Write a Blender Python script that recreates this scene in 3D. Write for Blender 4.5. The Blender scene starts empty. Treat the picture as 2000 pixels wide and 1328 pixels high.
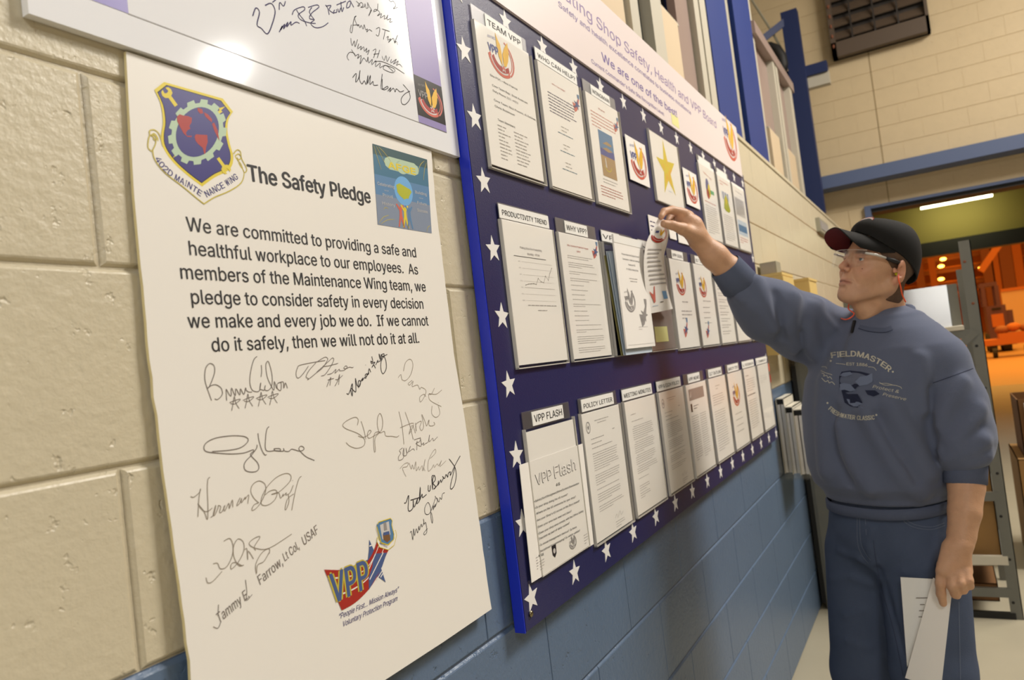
import bpy, bmesh, math, random
import numpy as np
from mathutils import Vector, Matrix
from mathutils.bvhtree import BVHTree
from mathutils.geometry import delaunay_2d_cdt
C = bpy.context.scene.collection
S = bpy.context.scene
random.seed(4)

# ------------------------------------------------------------------ camera, world, lights, exposure
H = 1.476            # eye height of the photographer
CY = -0.72           # the block wall is the plane y = 0; the camera stands 0.72 m off it
FPX = 1445.0         # focal length for a 2000 px wide frame
def _n(v): return v/np.linalg.norm(v)
_X = _n(np.array([829., -47., FPX]))
_Y = np.array([-2500., 352., FPX]); _Y = _n(_Y-_X*(_X@_Y))
RW = np.array([_X, _Y, np.cross(_X, _Y)])
cam = bpy.data.cameras.new('camera'); co = bpy.data.objects.new('camera', cam); C.objects.link(co)
co.matrix_world = Matrix([[RW[i][0], -RW[i][1], -RW[i][2], (0, CY, H)[i]] for i in range(3)]+[[0, 0, 0, 1]])
cam.sensor_width = 23.6; cam.lens = FPX/2000*23.6; cam.clip_start = .02; cam.clip_end = 300
cam.dof.use_dof = True; cam.dof.focus_distance = 1.25; cam.dof.aperture_fstop = 4.0
S.camera = co
S.view_settings.view_transform = 'Standard'; S.view_settings.look = 'None'
S.view_settings.gamma = 1; S.view_settings.use_curve_mapping = False
S.view_settings.exposure = -0.04
W = bpy.data.worlds.new('world'); S.world = W; W.use_nodes = True
W.node_tree.nodes['Background'].inputs[0].default_value = (.9, .85, .75, 1)
W.node_tree.nodes['Background'].inputs[1].default_value = .25
def area(name, loc, tgt, size, power, col, sy=None):
    l = bpy.data.lights.new(name, 'AREA'); l.energy = power; l.color = col; l.size = size
    if sy: l.shape = 'RECTANGLE'; l.size_y = sy
    o = bpy.data.objects.new(name, l); C.objects.link(o); o.location = loc
    o.rotation_euler = (Vector(tgt)-Vector(loc)).to_track_quat('-Z', 'Y').to_euler(); return o
area('ceiling_lamp', (4.4, -3.5, 5.9), (2.0, -.4, 1.2), 1.5, 350, (1, .95, .88), 1.2)
area('unseen_fill_lamp', (-2.6, -.98, 1.86), (3, -.6, 1.3), .25, 22, (1, .95, .86), .25)  # unseen lamp added behind the camera for the case highlight and front fill
area('ceiling_lamp', (-1.4, -2.1, 3.6), (.9, 0, 1.5), .9, 34, (.94, .97, 1), .9)
area('ceiling_lamp', (6.2, -3.2, 5.2), (7.5, -1.0, 1.8), 2.0, 120, (1, .92, .80), 1.2)

def ray(u, v): return RW @ np.array([u-1000., v-664., FPX])
def onY(u, v, y=0.):
    """world point where the photo's pixel (u,v) meets the vertical plane y = const"""
    r = ray(u, v); t = (y-CY)/r[1]; return Vector((r[0]*t, y, r[2]*t+H))
def onX(u, v, x):
    r = ray(u, v); t = x/r[0]; return Vector((x, r[1]*t+CY, r[2]*t+H))

_hp = onY(440, 128, -.012); _cm = Vector((0, -.024-CY, H)); _sl = _cm+(_hp-_cm)*5.2
area('spot_lamp', _sl, _hp, .13, 13, (1, .97, .92), .13)

# ------------------------------------------------------------------ materials
def lin(c): return tuple((x/12.92 if x <= .04045 else ((x+.055)/1.055)**2.4) for x in (y/255. for y in c))+(1,)
M = {}
def mat(name, col, rough=.5, metal=0., spec=.5, bump=0, scale=50, var=0, vscale=6, emit=None, es=1, coat=0, detail=4, sheen=0):
    m = bpy.data.materials.new(name); m.use_nodes = True; nt = m.node_tree; b = nt.nodes['Principled BSDF']
    c = lin(col); b.inputs['Base Color'].default_value = c
    b.inputs['Roughness'].default_value = rough; b.inputs['Metallic'].default_value = metal
    b.inputs['Specular IOR Level'].default_value = spec
    if coat: b.inputs['Coat Weight'].default_value = coat; b.inputs['Coat Roughness'].default_value = .12
    if sheen: b.inputs['Sheen Weight'].default_value = sheen
    if emit: b.inputs['Emission Color'].default_value = lin(emit); b.inputs['Emission Strength'].default_value = es
    if bump or var:
        g = nt.nodes.new('ShaderNodeNewGeometry')
    if bump:
        n = nt.nodes.new('ShaderNodeTexNoise'); n.inputs['Scale'].default_value = scale; n.inputs['Detail'].default_value = detail
        nt.links.new(g.outputs['Position'], n.inputs['Vector'])
        bp = nt.nodes.new('ShaderNodeBump'); bp.inputs['Strength'].default_value = 1; bp.inputs['Distance'].default_value = bump
        nt.links.new(n.outputs[0], bp.inputs['Height']); nt.links.new(bp.outputs[0], b.inputs['Normal'])
    if var:
        n = nt.nodes.new('ShaderNodeTexNoise'); n.inputs['Scale'].default_value = vscale; n.inputs['Detail'].default_value = 5
        nt.links.new(g.outputs['Position'], n.inputs['Vector'])
        mx = nt.nodes.new('ShaderNodeMix'); mx.data_type = 'RGBA'
        mx.inputs[6].default_value = tuple(x*(1-var) for x in c[:3])+(1,); mx.inputs[7].default_value = tuple(min(1, x*(1+var)) for x in c[:3])+(1,)
        nt.links.new(n.outputs[0], mx.inputs[0]); nt.links.new(mx.outputs[2], b.inputs['Base Color'])
    M[name] = m; return m
def clear(name, tint, fac, rough=.05, base=.035):
    m = bpy.data.materials.new(name); m.use_nodes = True; nt = m.node_tree; nt.nodes.clear()
    o = nt.nodes.new('ShaderNodeOutputMaterial'); t = nt.nodes.new('ShaderNodeBsdfTransparent'); t.inputs[0].default_value = tint
    g = nt.nodes.new('ShaderNodeBsdfGlossy'); g.inputs['Roughness'].default_value = rough
    lw = nt.nodes.new('ShaderNodeLayerWeight'); lw.inputs[0].default_value = .5; pw = nt.nodes.new('ShaderNodeMath'); pw.operation = 'POWER'; pw.inputs[1].default_value = 4.5
    f = nt.nodes.new('ShaderNodeMath'); f.operation = 'MULTIPLY_ADD'; f.inputs[1].default_value = fac; f.inputs[2].default_value = base
    nt.links.new(lw.outputs['Facing'], pw.inputs[0]); nt.links.new(pw.outputs[0], f.inputs[0])
    x = nt.nodes.new('ShaderNodeMixShader'); nt.links.new(f.outputs[0], x.inputs[0]); nt.links.new(t.outputs[0], x.inputs[1])
    nt.links.new(g.outputs[0], x.inputs[2]); nt.links.new(x.outputs[0], o.inputs[0]); M[name] = m
def block_mat(name, col, rough):
    """painted concrete block: fine pitted relief under gloss paint"""
    m = mat(name, col, rough, var=.05, vscale=9); nt = m.node_tree; b = nt.nodes['Principled BSDF']
    g = [n for n in nt.nodes if n.type == 'NEW_GEOMETRY'][0]
    n1 = nt.nodes.new('ShaderNodeTexNoise'); n1.inputs['Scale'].default_value = 55; n1.inputs['Detail'].default_value = 6; n1.inputs['Roughness'].default_value = .6
    n2 = nt.nodes.new('ShaderNodeTexNoise'); n2.inputs['Scale'].default_value = 130; n2.inputs['Detail'].default_value = 2
    v = nt.nodes.new('ShaderNodeMapRange'); v.inputs[1].default_value = .62; v.inputs[2].default_value = .72; v.inputs[3].default_value = 0; v.inputs[4].default_value = -.85
    n3 = nt.nodes.new('ShaderNodeTexNoise'); n3.inputs['Scale'].default_value = 38; n3.inputs['Detail'].default_value = 3; n3.inputs['Roughness'].default_value = .7
    for n in (n1, n2, n3): nt.links.new(g.outputs['Position'], n.inputs['Vector'])
    nt.links.new(n3.outputs[0], v.inputs[0])
    a = nt.nodes.new('ShaderNodeMath'); a.operation = 'ADD'; a2 = nt.nodes.new('ShaderNodeMath'); a2.operation = 'MULTIPLY_ADD'; a2.inputs[1].default_value = .35
    nt.links.new(n1.outputs[0], a.inputs[0]); nt.links.new(v.outputs[0], a.inputs[1])
    nt.links.new(n2.outputs[0], a2.inputs[0]); nt.links.new(a.outputs[0], a2.inputs[2])
    bp = nt.nodes.new('ShaderNodeBump'); bp.inputs['Distance'].default_value = .0017; bp.inputs['Strength'].default_value = 1
    nt.links.new(a2.outputs[0], bp.inputs['Height']); nt.links.new(bp.outputs[0], b.inputs['Normal']); return m
block_mat('cream_block', (203, 192, 165), .36); block_mat('blue_block', (92, 112, 138), .36)
block_mat('far_block', (206, 186, 150), .5)
mat('mortar', (200, 188, 160), .4, bump=.002, scale=90); mat('mortar_blue', (88, 104, 128), .4, bump=.002, scale=90)
mat('far_mortar', (206, 186, 150), .6)
mat('concrete_floor', (176, 168, 146), .35, var=.12, vscale=3)
mat('paint_wall', (190, 175, 140), .7); mat('ceiling_paint', (200, 190, 165), .8)
mat('paper', (242, 237, 230), .6, spec=.3); mat('poster_stock', (236, 231, 222), .42, spec=.3); mat('foam', (214, 200, 150), .8)
mat('gloss_stock', (238, 238, 240), .08, spec=.5); mat('banner_stock', (235, 222, 220), .35)
mat('navy', (36, 37, 84), .34, bump=.0003, scale=420); mat('bright_blue', (28, 48, 190), .3); mat('star_white', (235, 232, 228), .45)
mat('ink', (28, 26, 28), .6); mat('greyink', (124, 114, 106), .7, spec=.2); mat('paleink', (168, 158, 146), .7, spec=.2); mat('softink', (172, 166, 162), .7, spec=.2)
mat('pencil', (150, 138, 122), .7, spec=.2); mat('darkpen', (48, 42, 44), .6, spec=.2); mat('navyink', (52, 44, 92), .6, spec=.2)
mat('red', (168, 40, 30), .45); mat('softred', (206, 110, 96), .5); mat('orange_red', (205, 92, 70), .5); mat('logo_blue', (74, 84, 150), .45)
mat('yellow', (222, 200, 40), .45); mat('gold', (232, 182, 44), .45); mat('mintgrey', (178, 200, 170), .45); mat('shield_blue', (52, 46, 118), .35)
mat('oldgold', (196, 178, 60), .45); mat('slate_blue', (72, 92, 140), .45); mat('sky_blue', (110, 170, 220), .4); mat('lime', (176, 180, 40), .4)
mat('green', (84, 170, 120), .5); mat('pale_blue', (200, 213, 226), .5); mat('grey_reflection', (136, 126, 122), .3); mat('olive_edge', (150, 142, 84), .6); mat('pale_grey', (205, 200, 196), .5); mat('mid_grey', (150, 145, 142), .5)
mat('purple', (140, 130, 190), .3); mat('peach', (222, 180, 182), .3); mat('mauve', (184, 150, 186), .3); mat('violet', (150, 138, 188), .3); mat('black', (30, 26, 26), .3)
mat('lav_ink', (140, 118, 168), .5); mat('lav_dark', (112, 92, 160), .5); mat('teal', (60, 112, 140), .4); mat('steel_teal', (88, 130, 170), .4)
mat('dusk', (128, 140, 160), .4); mat('dark_teal', (50, 84, 90), .4); mat('sand', (170, 140, 100), .5)
mat('sticky', (226, 222, 150), .7); mat('header_card', (240, 238, 232), .5)
clear('clear_acrylic', (.995, .995, .99, 1), .30, .10, .02); clear('tab_acrylic', (.72, .70, .70, 1), .5, .45, .22); clear('lens', (.96, .97, .97, 1), .6, .03)
mat('acrylic_edge', (205, 200, 190), .2); mat('screw', (150, 140, 110), .3, metal=1)
mat('column_blue', (12, 46, 118), .55); mat('column_dark', (22, 38, 84), .55); mat('beam_blue', (84, 98, 132), .5); mat('pale_grey_metal', (170, 165, 150), .5)
mat('window_panel', (200, 180, 150), .7); mat('mullion', (186, 180, 164), .5); mat('joint_dark', (150, 130, 95), .7); mat('mauve_glass', (150, 130, 122), .35); mat('dark_gap', (52, 60, 60), .7)
mat('grey_steel', (116, 116, 108), .45, var=.06, vscale=8); mat('alu', (165, 167, 170), .26, metal=.9); mat('shelf_top', (215, 208, 190), .4)
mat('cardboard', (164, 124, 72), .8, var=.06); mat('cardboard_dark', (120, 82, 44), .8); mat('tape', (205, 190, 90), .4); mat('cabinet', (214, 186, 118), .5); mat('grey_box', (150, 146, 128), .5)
mat('louver', (86, 72, 60), .5); mat('louver_dark', (40, 34, 30), .6); mat('rust', (130, 76, 50), .7); mat('rubber_black', (24, 22, 22), .6)
mat('green_wall', (140, 128, 62), .7); mat('dark_trim', (20, 20, 18), .6); mat('tube_light', (255, 255, 220), .5, emit=(255, 252, 205), es=9)
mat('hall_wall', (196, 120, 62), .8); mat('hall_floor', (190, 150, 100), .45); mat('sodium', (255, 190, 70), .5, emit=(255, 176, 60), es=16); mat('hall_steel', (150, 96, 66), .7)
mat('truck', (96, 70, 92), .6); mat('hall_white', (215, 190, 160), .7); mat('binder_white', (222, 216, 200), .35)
# people
mat('skin', (206, 152, 122), .5, var=.05, vscale=30, bump=.0008, scale=220, spec=.4); mat('lip', (176, 116, 100), .5); mat('brow', (110, 84, 66), .8)
mat('sweat', (96, 103, 124), .95, bump=.0006, scale=700, var=.06, vscale=5, spec=.1, sheen=.15)
mat('rib', (88, 95, 115), .95, bump=.0008, scale=500, spec=.1); mat('shirt_print', (196, 192, 176), .8, spec=.1); mat('print_mid', (112, 122, 146), .9, spec=.1); mat('print_dark', (44, 48, 68), .9, spec=.1)
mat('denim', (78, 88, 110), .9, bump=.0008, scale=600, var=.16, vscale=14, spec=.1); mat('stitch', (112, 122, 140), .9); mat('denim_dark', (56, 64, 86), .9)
mat('cap_black', (30, 29, 28), .85, bump=.0005, scale=500, spec=.2); mat('maroon', (92, 20, 26), .8); mat('hair', (92, 68, 50), .75, var=.25, vscale=120, bump=.002, scale=160); mat('eye_white', (210, 200, 192), .25); mat('iris', (70, 84, 92), .2)
mat('plug_yellow', (225, 225, 30), .6); mat('cord_orange', (236, 92, 50), .5); mat('mole', (110, 60, 48), .6); mat('nail', (214, 168, 144), .35)

# ------------------------------------------------------------------ mesh helpers
class MB:
    def __init__(s): s.v = []; s.f = []; s.m = []
    def add(s, vs, fs, mi=0):
        o = len(s.v); s.v += [tuple(p) for p in vs]; s.f += [tuple(i+o for i in f) for f in fs]; s.m += [mi]*len(fs); return s
    def box(s, a, b, mi=0, T=None):
        x0, y0, z0 = a; x1, y1, z1 = b
        vs = [Vector(p) for p in ((x0, y0, z0), (x1, y0, z0), (x1, y1, z0), (x0, y1, z0), (x0, y0, z1), (x1, y0, z1), (x1, y1, z1), (x0, y1, z1))]
        if T: vs = [T @ p for p in vs]
        return s.add(vs, [(0, 3, 2, 1), (4, 5, 6, 7), (0, 1, 5, 4), (1, 2, 6, 5), (2, 3, 7, 6), (3, 0, 4, 7)], mi)
    def bar(s, p, q, w, h=None, mi=0, up=(0, 0, 1)):
        p = Vector(p); q = Vector(q); h = h or w; d = (q-p).normalized(); u = Vector(up)
        if abs(d.dot(u)) > .95: u = Vector((0, 1, 0))
        a = d.cross(u).normalized()*w/2; b = a.cross(d).normalized()*h/2
        vs = [p+sa*a+sb*b for p in (p, q) for sa, sb in ((-1, -1), (1, -1), (1, 1), (-1, 1))]
        return s.add(vs, [(0, 1, 2, 3), (7, 6, 5, 4), (0, 4, 5, 1), (1, 5, 6, 2), (2, 6, 7, 3), (3, 7, 4, 0)], mi)
    def prism(s, pts, y0, y1, mi=0, side=None):
        """outline (x,z) extruded along y"""
        n = len(pts); vs = [(x, y0, z) for x, z in pts]+[(x, y1, z) for x, z in pts]
        s.add(vs, [tuple(range(n)), tuple(range(2*n-1, n-1, -1))], mi)
        s.add(vs, [(i, i+n, (i+1) % n+n, (i+1) % n) for i in range(n)], mi if side is None else side); return s
    def tube(s, pts, r, n=8, mi=0, cap=True):
        pts = [Vector(p) for p in pts]; rs = r if isinstance(r, (list, tuple)) else [r]*len(pts); vs = []; fs = []
        a0 = None
        for i, p in enumerate(pts):
            d = (pts[min(i+1, len(pts)-1)]-pts[max(i-1, 0)]).normalized()
            if a0 is None: a0 = d.cross(Vector((0, 0, 1)) if abs(d.z) < .9 else Vector((1, 0, 0))).normalized()
            a0 = (a0-d*a0.dot(d)).normalized(); b = d.cross(a0)
            vs += [p+(a0*math.cos(t)+b*math.sin(t))*rs[i] for t in (2*math.pi*k/n for k in range(n))]
        for i in range(len(pts)-1):
            fs += [(i*n+k, i*n+(k+1) % n, (i+1)*n+(k+1) % n, (i+1)*n+k) for k in range(n)]
        if cap: fs += [tuple(range(n-1, -1, -1)), tuple(range((len(pts)-1)*n, len(pts)*n))]
        return s.add(vs, fs, mi)
    def ellipsoid(s, c, r, T=None, n=16, k=10, mi=0):
        vs = []; fs = []
        for j in range(k+1):
            t = math.pi*j/k
            for i in range(n):
                p = 2*math.pi*i/n; q = Vector((r[0]*math.sin(t)*math.cos(p), r[1]*math.sin(t)*math.sin(p), r[2]*math.cos(t)))
                vs.append((T @ q if T else q)+Vector(c))
        for j in range(k): fs += [(j*n+i, (j+1)*n+i, (j+1)*n+(i+1) % n, j*n+(i+1) % n) for i in range(n)]
        return s.add(vs, fs, mi)
    def mesh(s, name, mats, smooth=False):
        me = bpy.data.meshes.new(name); me.from_pydata(s.v, [], s.f); 
        for m in (mats if isinstance(mats, (list, tuple)) else [mats]): me.materials.append(M[m])
        me.polygons.foreach_set('material_index', s.m)
        if smooth: me.polygons.foreach_set('use_smooth', [True]*len(s.f))
        me.update(); return me
    def build(s, name, mats, parent=None, smooth=False, **k): return link(name, s.mesh(name, mats, smooth), parent, **k)
def link(name, me, parent=None, **k):
    o = bpy.data.objects.new(name, me); C.objects.link(o)
    if parent: o.parent = parent; o.matrix_parent_inverse = parent.matrix_world.inverted() if parent.matrix_world != Matrix() else Matrix()
    for a, b in k.items():
        if b is not None: o[a] = b
    return o
def thing(name, label, cat, loc=(0, 0, 0), group=None):
    o = bpy.data.objects.new(name, None); C.objects.link(o); o.location = loc; o.empty_display_size = .05
    o['label'] = label; o['category'] = cat
    if group: o['group'] = group
    bpy.context.view_layer.update() if False else None
    o.matrix_world = Matrix.Translation(Vector(loc)); return o
def tag(o, label, cat, group=None):
    o['label'] = label; o['category'] = cat
    if group: o['group'] = group
    return o
def struct(o): o['kind'] = 'structure'; return o

# ------------------------------------------------------------------ flat print (ink on paper)
FONT = None
try:
    FONT = bpy.data.fonts.load(bpy.utils.system_resource('DATAFILES', path='fonts')+'/Inter.woff2')
except Exception: FONT = None
_gl = {}
def glyphs(txt, bold=0, space=1.0):
    k = (txt, bold, space)
    if k in _gl: return _gl[k]
    cu = bpy.data.curves.new('t', 'FONT'); cu.body = txt; cu.resolution_u = 3; cu.fill_mode = 'NONE'
    if FONT: cu.font = FONT
    cu.size = 1; o = bpy.data.objects.new('t', cu); C.objects.link(o); dg = bpy.context.evaluated_depsgraph_get(); dg.update()
    me = bpy.data.meshes.new_from_object(o.evaluated_get(dg)); pv = [Vector(p.co[:2]) for p in me.vertices]; pe = [tuple(e.vertices) for e in me.edges]
    bpy.data.objects.remove(o); bpy.data.meshes.remove(me); bpy.data.curves.remove(cu)
    if not pv: _gl[k] = (np.zeros((0, 2)), []); return _gl[k]
    pe = [(min(e), max(e)) if abs(e[0]-e[1]) == 1 else (max(e), min(e)) for e in pe]
    V, _, F, _, _, _ = delaunay_2d_cdt(pv, pe, [], 1, 1e-5); VA = np.array([tuple(p) for p in pv]); v = np.array([tuple(p) for p in V])
    e0 = VA[[e[0] for e in pe]]; e1 = VA[[e[1] for e in pe]]; F = np.array(F); cen = v[F].mean(1); f = []
    for t, c in zip(F, cen):            # non-zero winding
        up = (e0[:, 1] <= c[1]) & (e1[:, 1] > c[1]); dn = (e0[:, 1] > c[1]) & (e1[:, 1] <= c[1]); w = 0
        for m_, s_ in ((up, 1), (dn, -1)):
            xs = e0[m_, 0]+(c[1]-e0[m_, 1])/(e1[m_, 1]-e0[m_, 1])*(e1[m_, 0]-e0[m_, 0]); w += s_*int((xs > c[0]).sum())
        if w: f.append(tuple(int(i) for i in t))
    _gl[k] = (v, f); return _gl[k]
CAPH = .727 if FONT else .729
def smooth(pts, n=4):
    if len(pts) < 3: return pts
    P = [pts[0]]+list(pts)+[pts[-1]]; out = []
    for i in range(1, len(P)-2):
        p0, p1, p2, p3 = P[i-1:i+3]
        for k in range(n):
            t = k/n
            out.append(tuple(.5*(2*b+(c-a)*t+(2*a-5*b+4*c-d)*t*t+(3*b-a-3*c+d)*t**3) for a, b, c, d in zip(p0, p1, p2, p3)))
    out.append(tuple(pts[-1])); return out
class Print:
    """ink shapes laid on a surface. mp(a,b,off) -> world point; px(u,v) -> (a,b) of the photo's pixel on that surface"""
    def __init__(s, mp, px=None): s.mp = mp; s.px = px; s.v = []; s.f = []; s.m = []; s.mats = []
    def mi(s, m):
        if m not in s.mats: s.mats.append(m)
        return s.mats.index(m)
    def raw(s, ab, faces, m, layer):
        o = len(s.v); s.v += [tuple(s.mp(a, b, .0003+.0001*layer)) for a, b in ab]; s.f += [tuple(i+o for i in f) for f in faces]; s.m += [s.mi(m)]*len(faces)
    def poly(s, ab, m, layer=1): s.raw(ab, [tuple(range(len(ab)))], m, layer)
    def rect(s, a0, b0, a1, b1, m, layer=1): s.poly([(a0, b0), (a1, b0), (a1, b1), (a0, b1)], m, layer)
    def strip(s, L, Rr, m, layer=1):
        n = len(L); s.raw(list(L)+list(Rr), [(i, i+1, n+i+1, n+i) for i in range(n-1)], m, layer)
    def stroke(s, ab, w, m='ink', layer=1, sm=True, taper=False):
        if sm: ab = smooth(ab)
        n = len(ab); L = []; R_ = []
        for i in range(n):
            a, b = ab[max(i-1, 0)], ab[min(i+1, n-1)]; dx, dy = b[0]-a[0], b[1]-a[1]; l = math.hypot(dx, dy) or 1
            ww = w/2*(1 if not taper else (.35+.65*math.sin(math.pi*(i+.5)/n)))
            L.append((ab[i][0]-dy/l*ww, ab[i][1]+dx/l*ww)); R_.append((ab[i][0]+dy/l*ww, ab[i][1]-dx/l*ww))
        s.strip(L, R_, m, layer)
    def text(s, txt, a, b, h, m='ink', w=None, align='l', rot=0, bold=0, layer=1, shear=0, space=1., dirv=None):
        v, f = glyphs(txt, 0, space)
        if not len(v): return
        v = v-np.array([v[:, 0].min(), 0]); k = h/CAPH; sx = k if w is None else w/v[:, 0].max(); wid = v[:, 0].max()*sx
        x = v[:, 0]*sx+v[:, 1]*k*shear; y = v[:, 1]*k
        if align == 'c': x = x-wid/2
        if align == 'r': x = x-wid
        c, sn = math.cos(rot), math.sin(rot)
        reps = [(0, 0)] if bold <= 0 else [(-bold*k*.9, 0), (bold*k*.9, 0), (0, bold*k*.6), (0, -bold*k*.3)]
        for r_, (ox, oy) in enumerate(reps): s.raw([(a+c*(p+ox)-sn*(q+oy), b+sn*(p+ox)+c*(q+oy)) for p, q in zip(x, y)], f, m, layer+r_*.12)
    def line_px(s, txt, p0, p1, h, m='ink', bold=0, layer=1, shear=0):
        """text whose base line runs between two points of the photo"""
        a = s.px(*p0); b = s.px(*p1); s.text(txt, a[0], a[1], h, m, w=math.hypot(b[0]-a[0], b[1]-a[1]), rot=math.atan2(b[1]-a[1], b[0]-a[0]), bold=bold, layer=layer, shear=shear)
    def hand(s, x0, y0, sc, strokes, w, m):
        for st in strokes: s.stroke([s.px(x0+x/sc, y0+y/sc) for x, y in st], w, m)
    def polypx(s, x0, y0, sc, pts, m, layer=1): s.poly([s.px(x0+x/sc, y0+y/sc) for x, y in pts], m, layer)
    def greek(s, a0, a1, b, n, pitch, h, m='softink', indent=0, rag=.12, rnd=None):
        """rows of unreadably small type: word-long dashes of ink"""
        rnd = rnd or random; m = 'softink' if m == 'greyink' else m; wn = h*.5
        for i in range(n):
            x = a0+(indent if i == 0 else 0); e = a1-(a1-a0)*rnd.random()*rag if i < n-1 or n == 1 else a0+(a1-a0)*(.3+.5*rnd.random())
            while x < e:
                w = min(e-x, h*(1.5+4.5*rnd.random()))
                if w > h*.6: s.rect(x, b-i*pitch, x+w, b-i*pitch+wn, m)
                x += w+h*.75
    def build(s, name, parent=None, **k):
        me = bpy.data.meshes.new(name); me.from_pydata(s.v, [], s.f)
        for m in s.mats: me.materials.append(M[m])
        me.polygons.foreach_set('material_index', s.m); me.update(); return link(name, me, parent, **k)
def flat(y, off=0):
    return (lambda a, b, o: (a, y-o, b)), (lambda u, v: (lambda p: (p.x, p.z))(onY(u, v, y)))
def star_pts(cx, cz, r, ri=.4, rot=0, n=5):
    return [(cx+(r if k % 2 == 0 else r*ri)*math.sin(rot+math.pi*k/n), cz+(r if k % 2 == 0 else r*ri)*math.cos(rot+math.pi*k/n)) for k in range(2*n)]
def arc(cx, cy, rx, ry, t0, t1, n=18, tilt=0):
    o = []
    for i in range(n+1):
        t = math.radians(t0+(t1-t0)*i/n); x, y = rx*math.cos(t), ry*math.sin(t); c, s_ = math.cos(tilt), math.sin(tilt); o.append((cx+c*x-s_*y, cy+s_*x+c*y))
    return o
def eagle_logo(P, cx, cz, s, grey=False, l=1, dark=False):
    """round programme emblem: VPP letters, gold wings, star and red swooshes; s = width"""
    g = (lambda c: 'mid_grey' if grey else c)
    k = s/2.0
    q = lambda pts: [(cx+x*k, cz+y*k) for x, y in pts]
    def crescent(r0, r1, dx, dy, t0, t1, m, lay):
        A = arc(0, 0, r0, r0*.78, t0, t1); B = arc(dx, dy, r1, r1*.78, t0, t1); P.strip(q(A), q(B), m, lay)
    crescent(.98, .84, .05, .10, 188, 305, g('orange_red'), l); crescent(.84, .74, .04, .08, 195, 300, 'pale_grey', l+1)
    crescent(.76, .62, .04, .10, 195, 315, g('red'), l+1.5)
    crescent(1.0, .92, -.02, .0, -50, 68, g('softred'), l); crescent(.84, .805, -.02, .0, -50, 60, g('softred'), l+.4)
    w1 = [(.02, -.3), (-.18, .0), (-.26, .4), (-.26, .9), (-.12, .66), (.02, .52), (.08, .1)]
    w2 = [(.12, -.3), (.14, .2), (.34, .5), (.62, .78), (.64, .36), (.52, .0), (.34, -.26)]
    P.poly(q(w1), g('gold'), l+2.2); P.poly(q(w2), g('gold'), l+2.6)
    P.poly(q([(x, y-.38) for x, y in star_pts(.1, 0, .22, .4)]), 'pale_grey' if not grey else 'paper', l+3); P.poly(q(arc(.1, -.38, .08, .08, 0, 360, 10)[:-1]), g('orange_red'), l+4)
    P.text('VPP', cx-.92*k, cz+.02*k, .42*k, 'mid_grey' if (grey or dark) else 'logo_blue', w=.72*k, bold=.03, layer=l+3)
    P.text('AIR FORCE', cx-.88*k, cz+.52*k, .14*k, 'mid_grey' if (grey or dark) else 'logo_blue', w=.6*k, rot=.12, layer=l+3)
def ribbon_logo(P, cx, cz, s, grey=False, l=1):
    """small swoosh banner with star and shield"""
    g = (lambda c: 'mid_grey' if grey else c); k = s
    q = lambda pts: [(cx+x*k*1.35, cz+y*k) for x, y in pts]
    P.strip(q([(-.5, .15), (-.1, .12), (.2, .35), (.38, .75)]), q([(-.3, -.6), (.0, -.45), (.28, -.05), (.55, .68)]), g('softred'), l)
    P.poly(q(star_pts(.12, .1, .45, .4, .3)), g('slate_blue'), l+1); P.text('VPP', cx-.42*k, cz-.35*k, .32*k, g('slate_blue'), w=.55*k, rot=.35, bold=.02, layer=l+2)
    P.poly(q([(.3, 1.05), (.6, 1.05), (.58, .75), (.45, .6), (.32, .75)]), g('steel_teal'), l+2)
# ------------------------------------------------------------------ the setting
floor_mb = MB(); floor_mb.box((-5, -9, -.12), (17, 3, 0)); struct(floor_mb.build('floor', 'concrete_floor'))
struct(MB().box((-5, -9, 6.3), (11, 3, 6.45)).build('ceiling', 'ceiling_paint'))
struct(MB().box((-5, 3, 0), (9, 3.2, 6.3)).build('wall_outer', 'paint_wall')); struct(MB().box((-5.2, -9, 0), (-5, .6, 6.3)).build('wall_back', 'paint_wall')); struct(MB().box((-5, -9.2, 0), (11, -9, 6.3)).build('wall_right', 'paint_wall'))
CH = .2032; BL = .4064
def block_mesh(w, h, name, m, ch=.005, dp=.0042, axis='y', side=-1, chx=None):
    """one block face with chamfered edges, lying round its own centre"""
    a, b = w/2-.0015, h/2-.0015; c, d = a-(chx or ch), b-ch
    if chx: a = w/2-.0004; c = a-chx
    o = [(-a, -b), (a, -b), (a, b), (-a, b)]; i = [(-c, -d), (c, -d), (c, d), (-c, d)]
    k = dp
    vs = [(x, k, z) for x, z in o]+[(x, k*.25, z) for x, z in [(-c-.001, -d-.002), (c+.001, -d-.002), (c+.001, d+.002), (-c-.001, d+.002)]]+[(x, 0, z) for x, z in i]
    fs = [(8, 9, 10, 11)]+[(j, (j+1) % 4, 4+(j+1) % 4, 4+j) for j in range(4)]+[(4+j, 4+(j+1) % 4, 8+(j+1) % 4, 8+j) for j in range(4)]
    if axis == 'x': vs = [(y, -x, z) for x, y, z in vs]
    mb = MB(); mb.add(vs, fs); return mb.mesh(name, m)
wl = thing('wall_left', 'painted concrete block wall, cream above and blue below', 'wall'); 
del wl['category']; struct(wl)
struct(wl)
MB().box((-.9, .0046, 6*CH), (8.9, .19, 12*CH)).build('mortar_bed', 'mortar', wl)
MB().box((-.9, .0046, 0), (8.9, .19, 6*CH)).build('mortar_bed', 'mortar_blue', wl)
MB().box((-.9, -.004, 12*CH+.004), (8.9, .42, H+.985)).build('wall_cap', 'cream_block', wl)
bm_c = block_mesh(BL, CH, 'concrete_block', 'cream_block'); bm_b = block_mesh(BL, CH, 'concrete_block', 'blue_block', ch=.005, chx=.0018)
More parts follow.
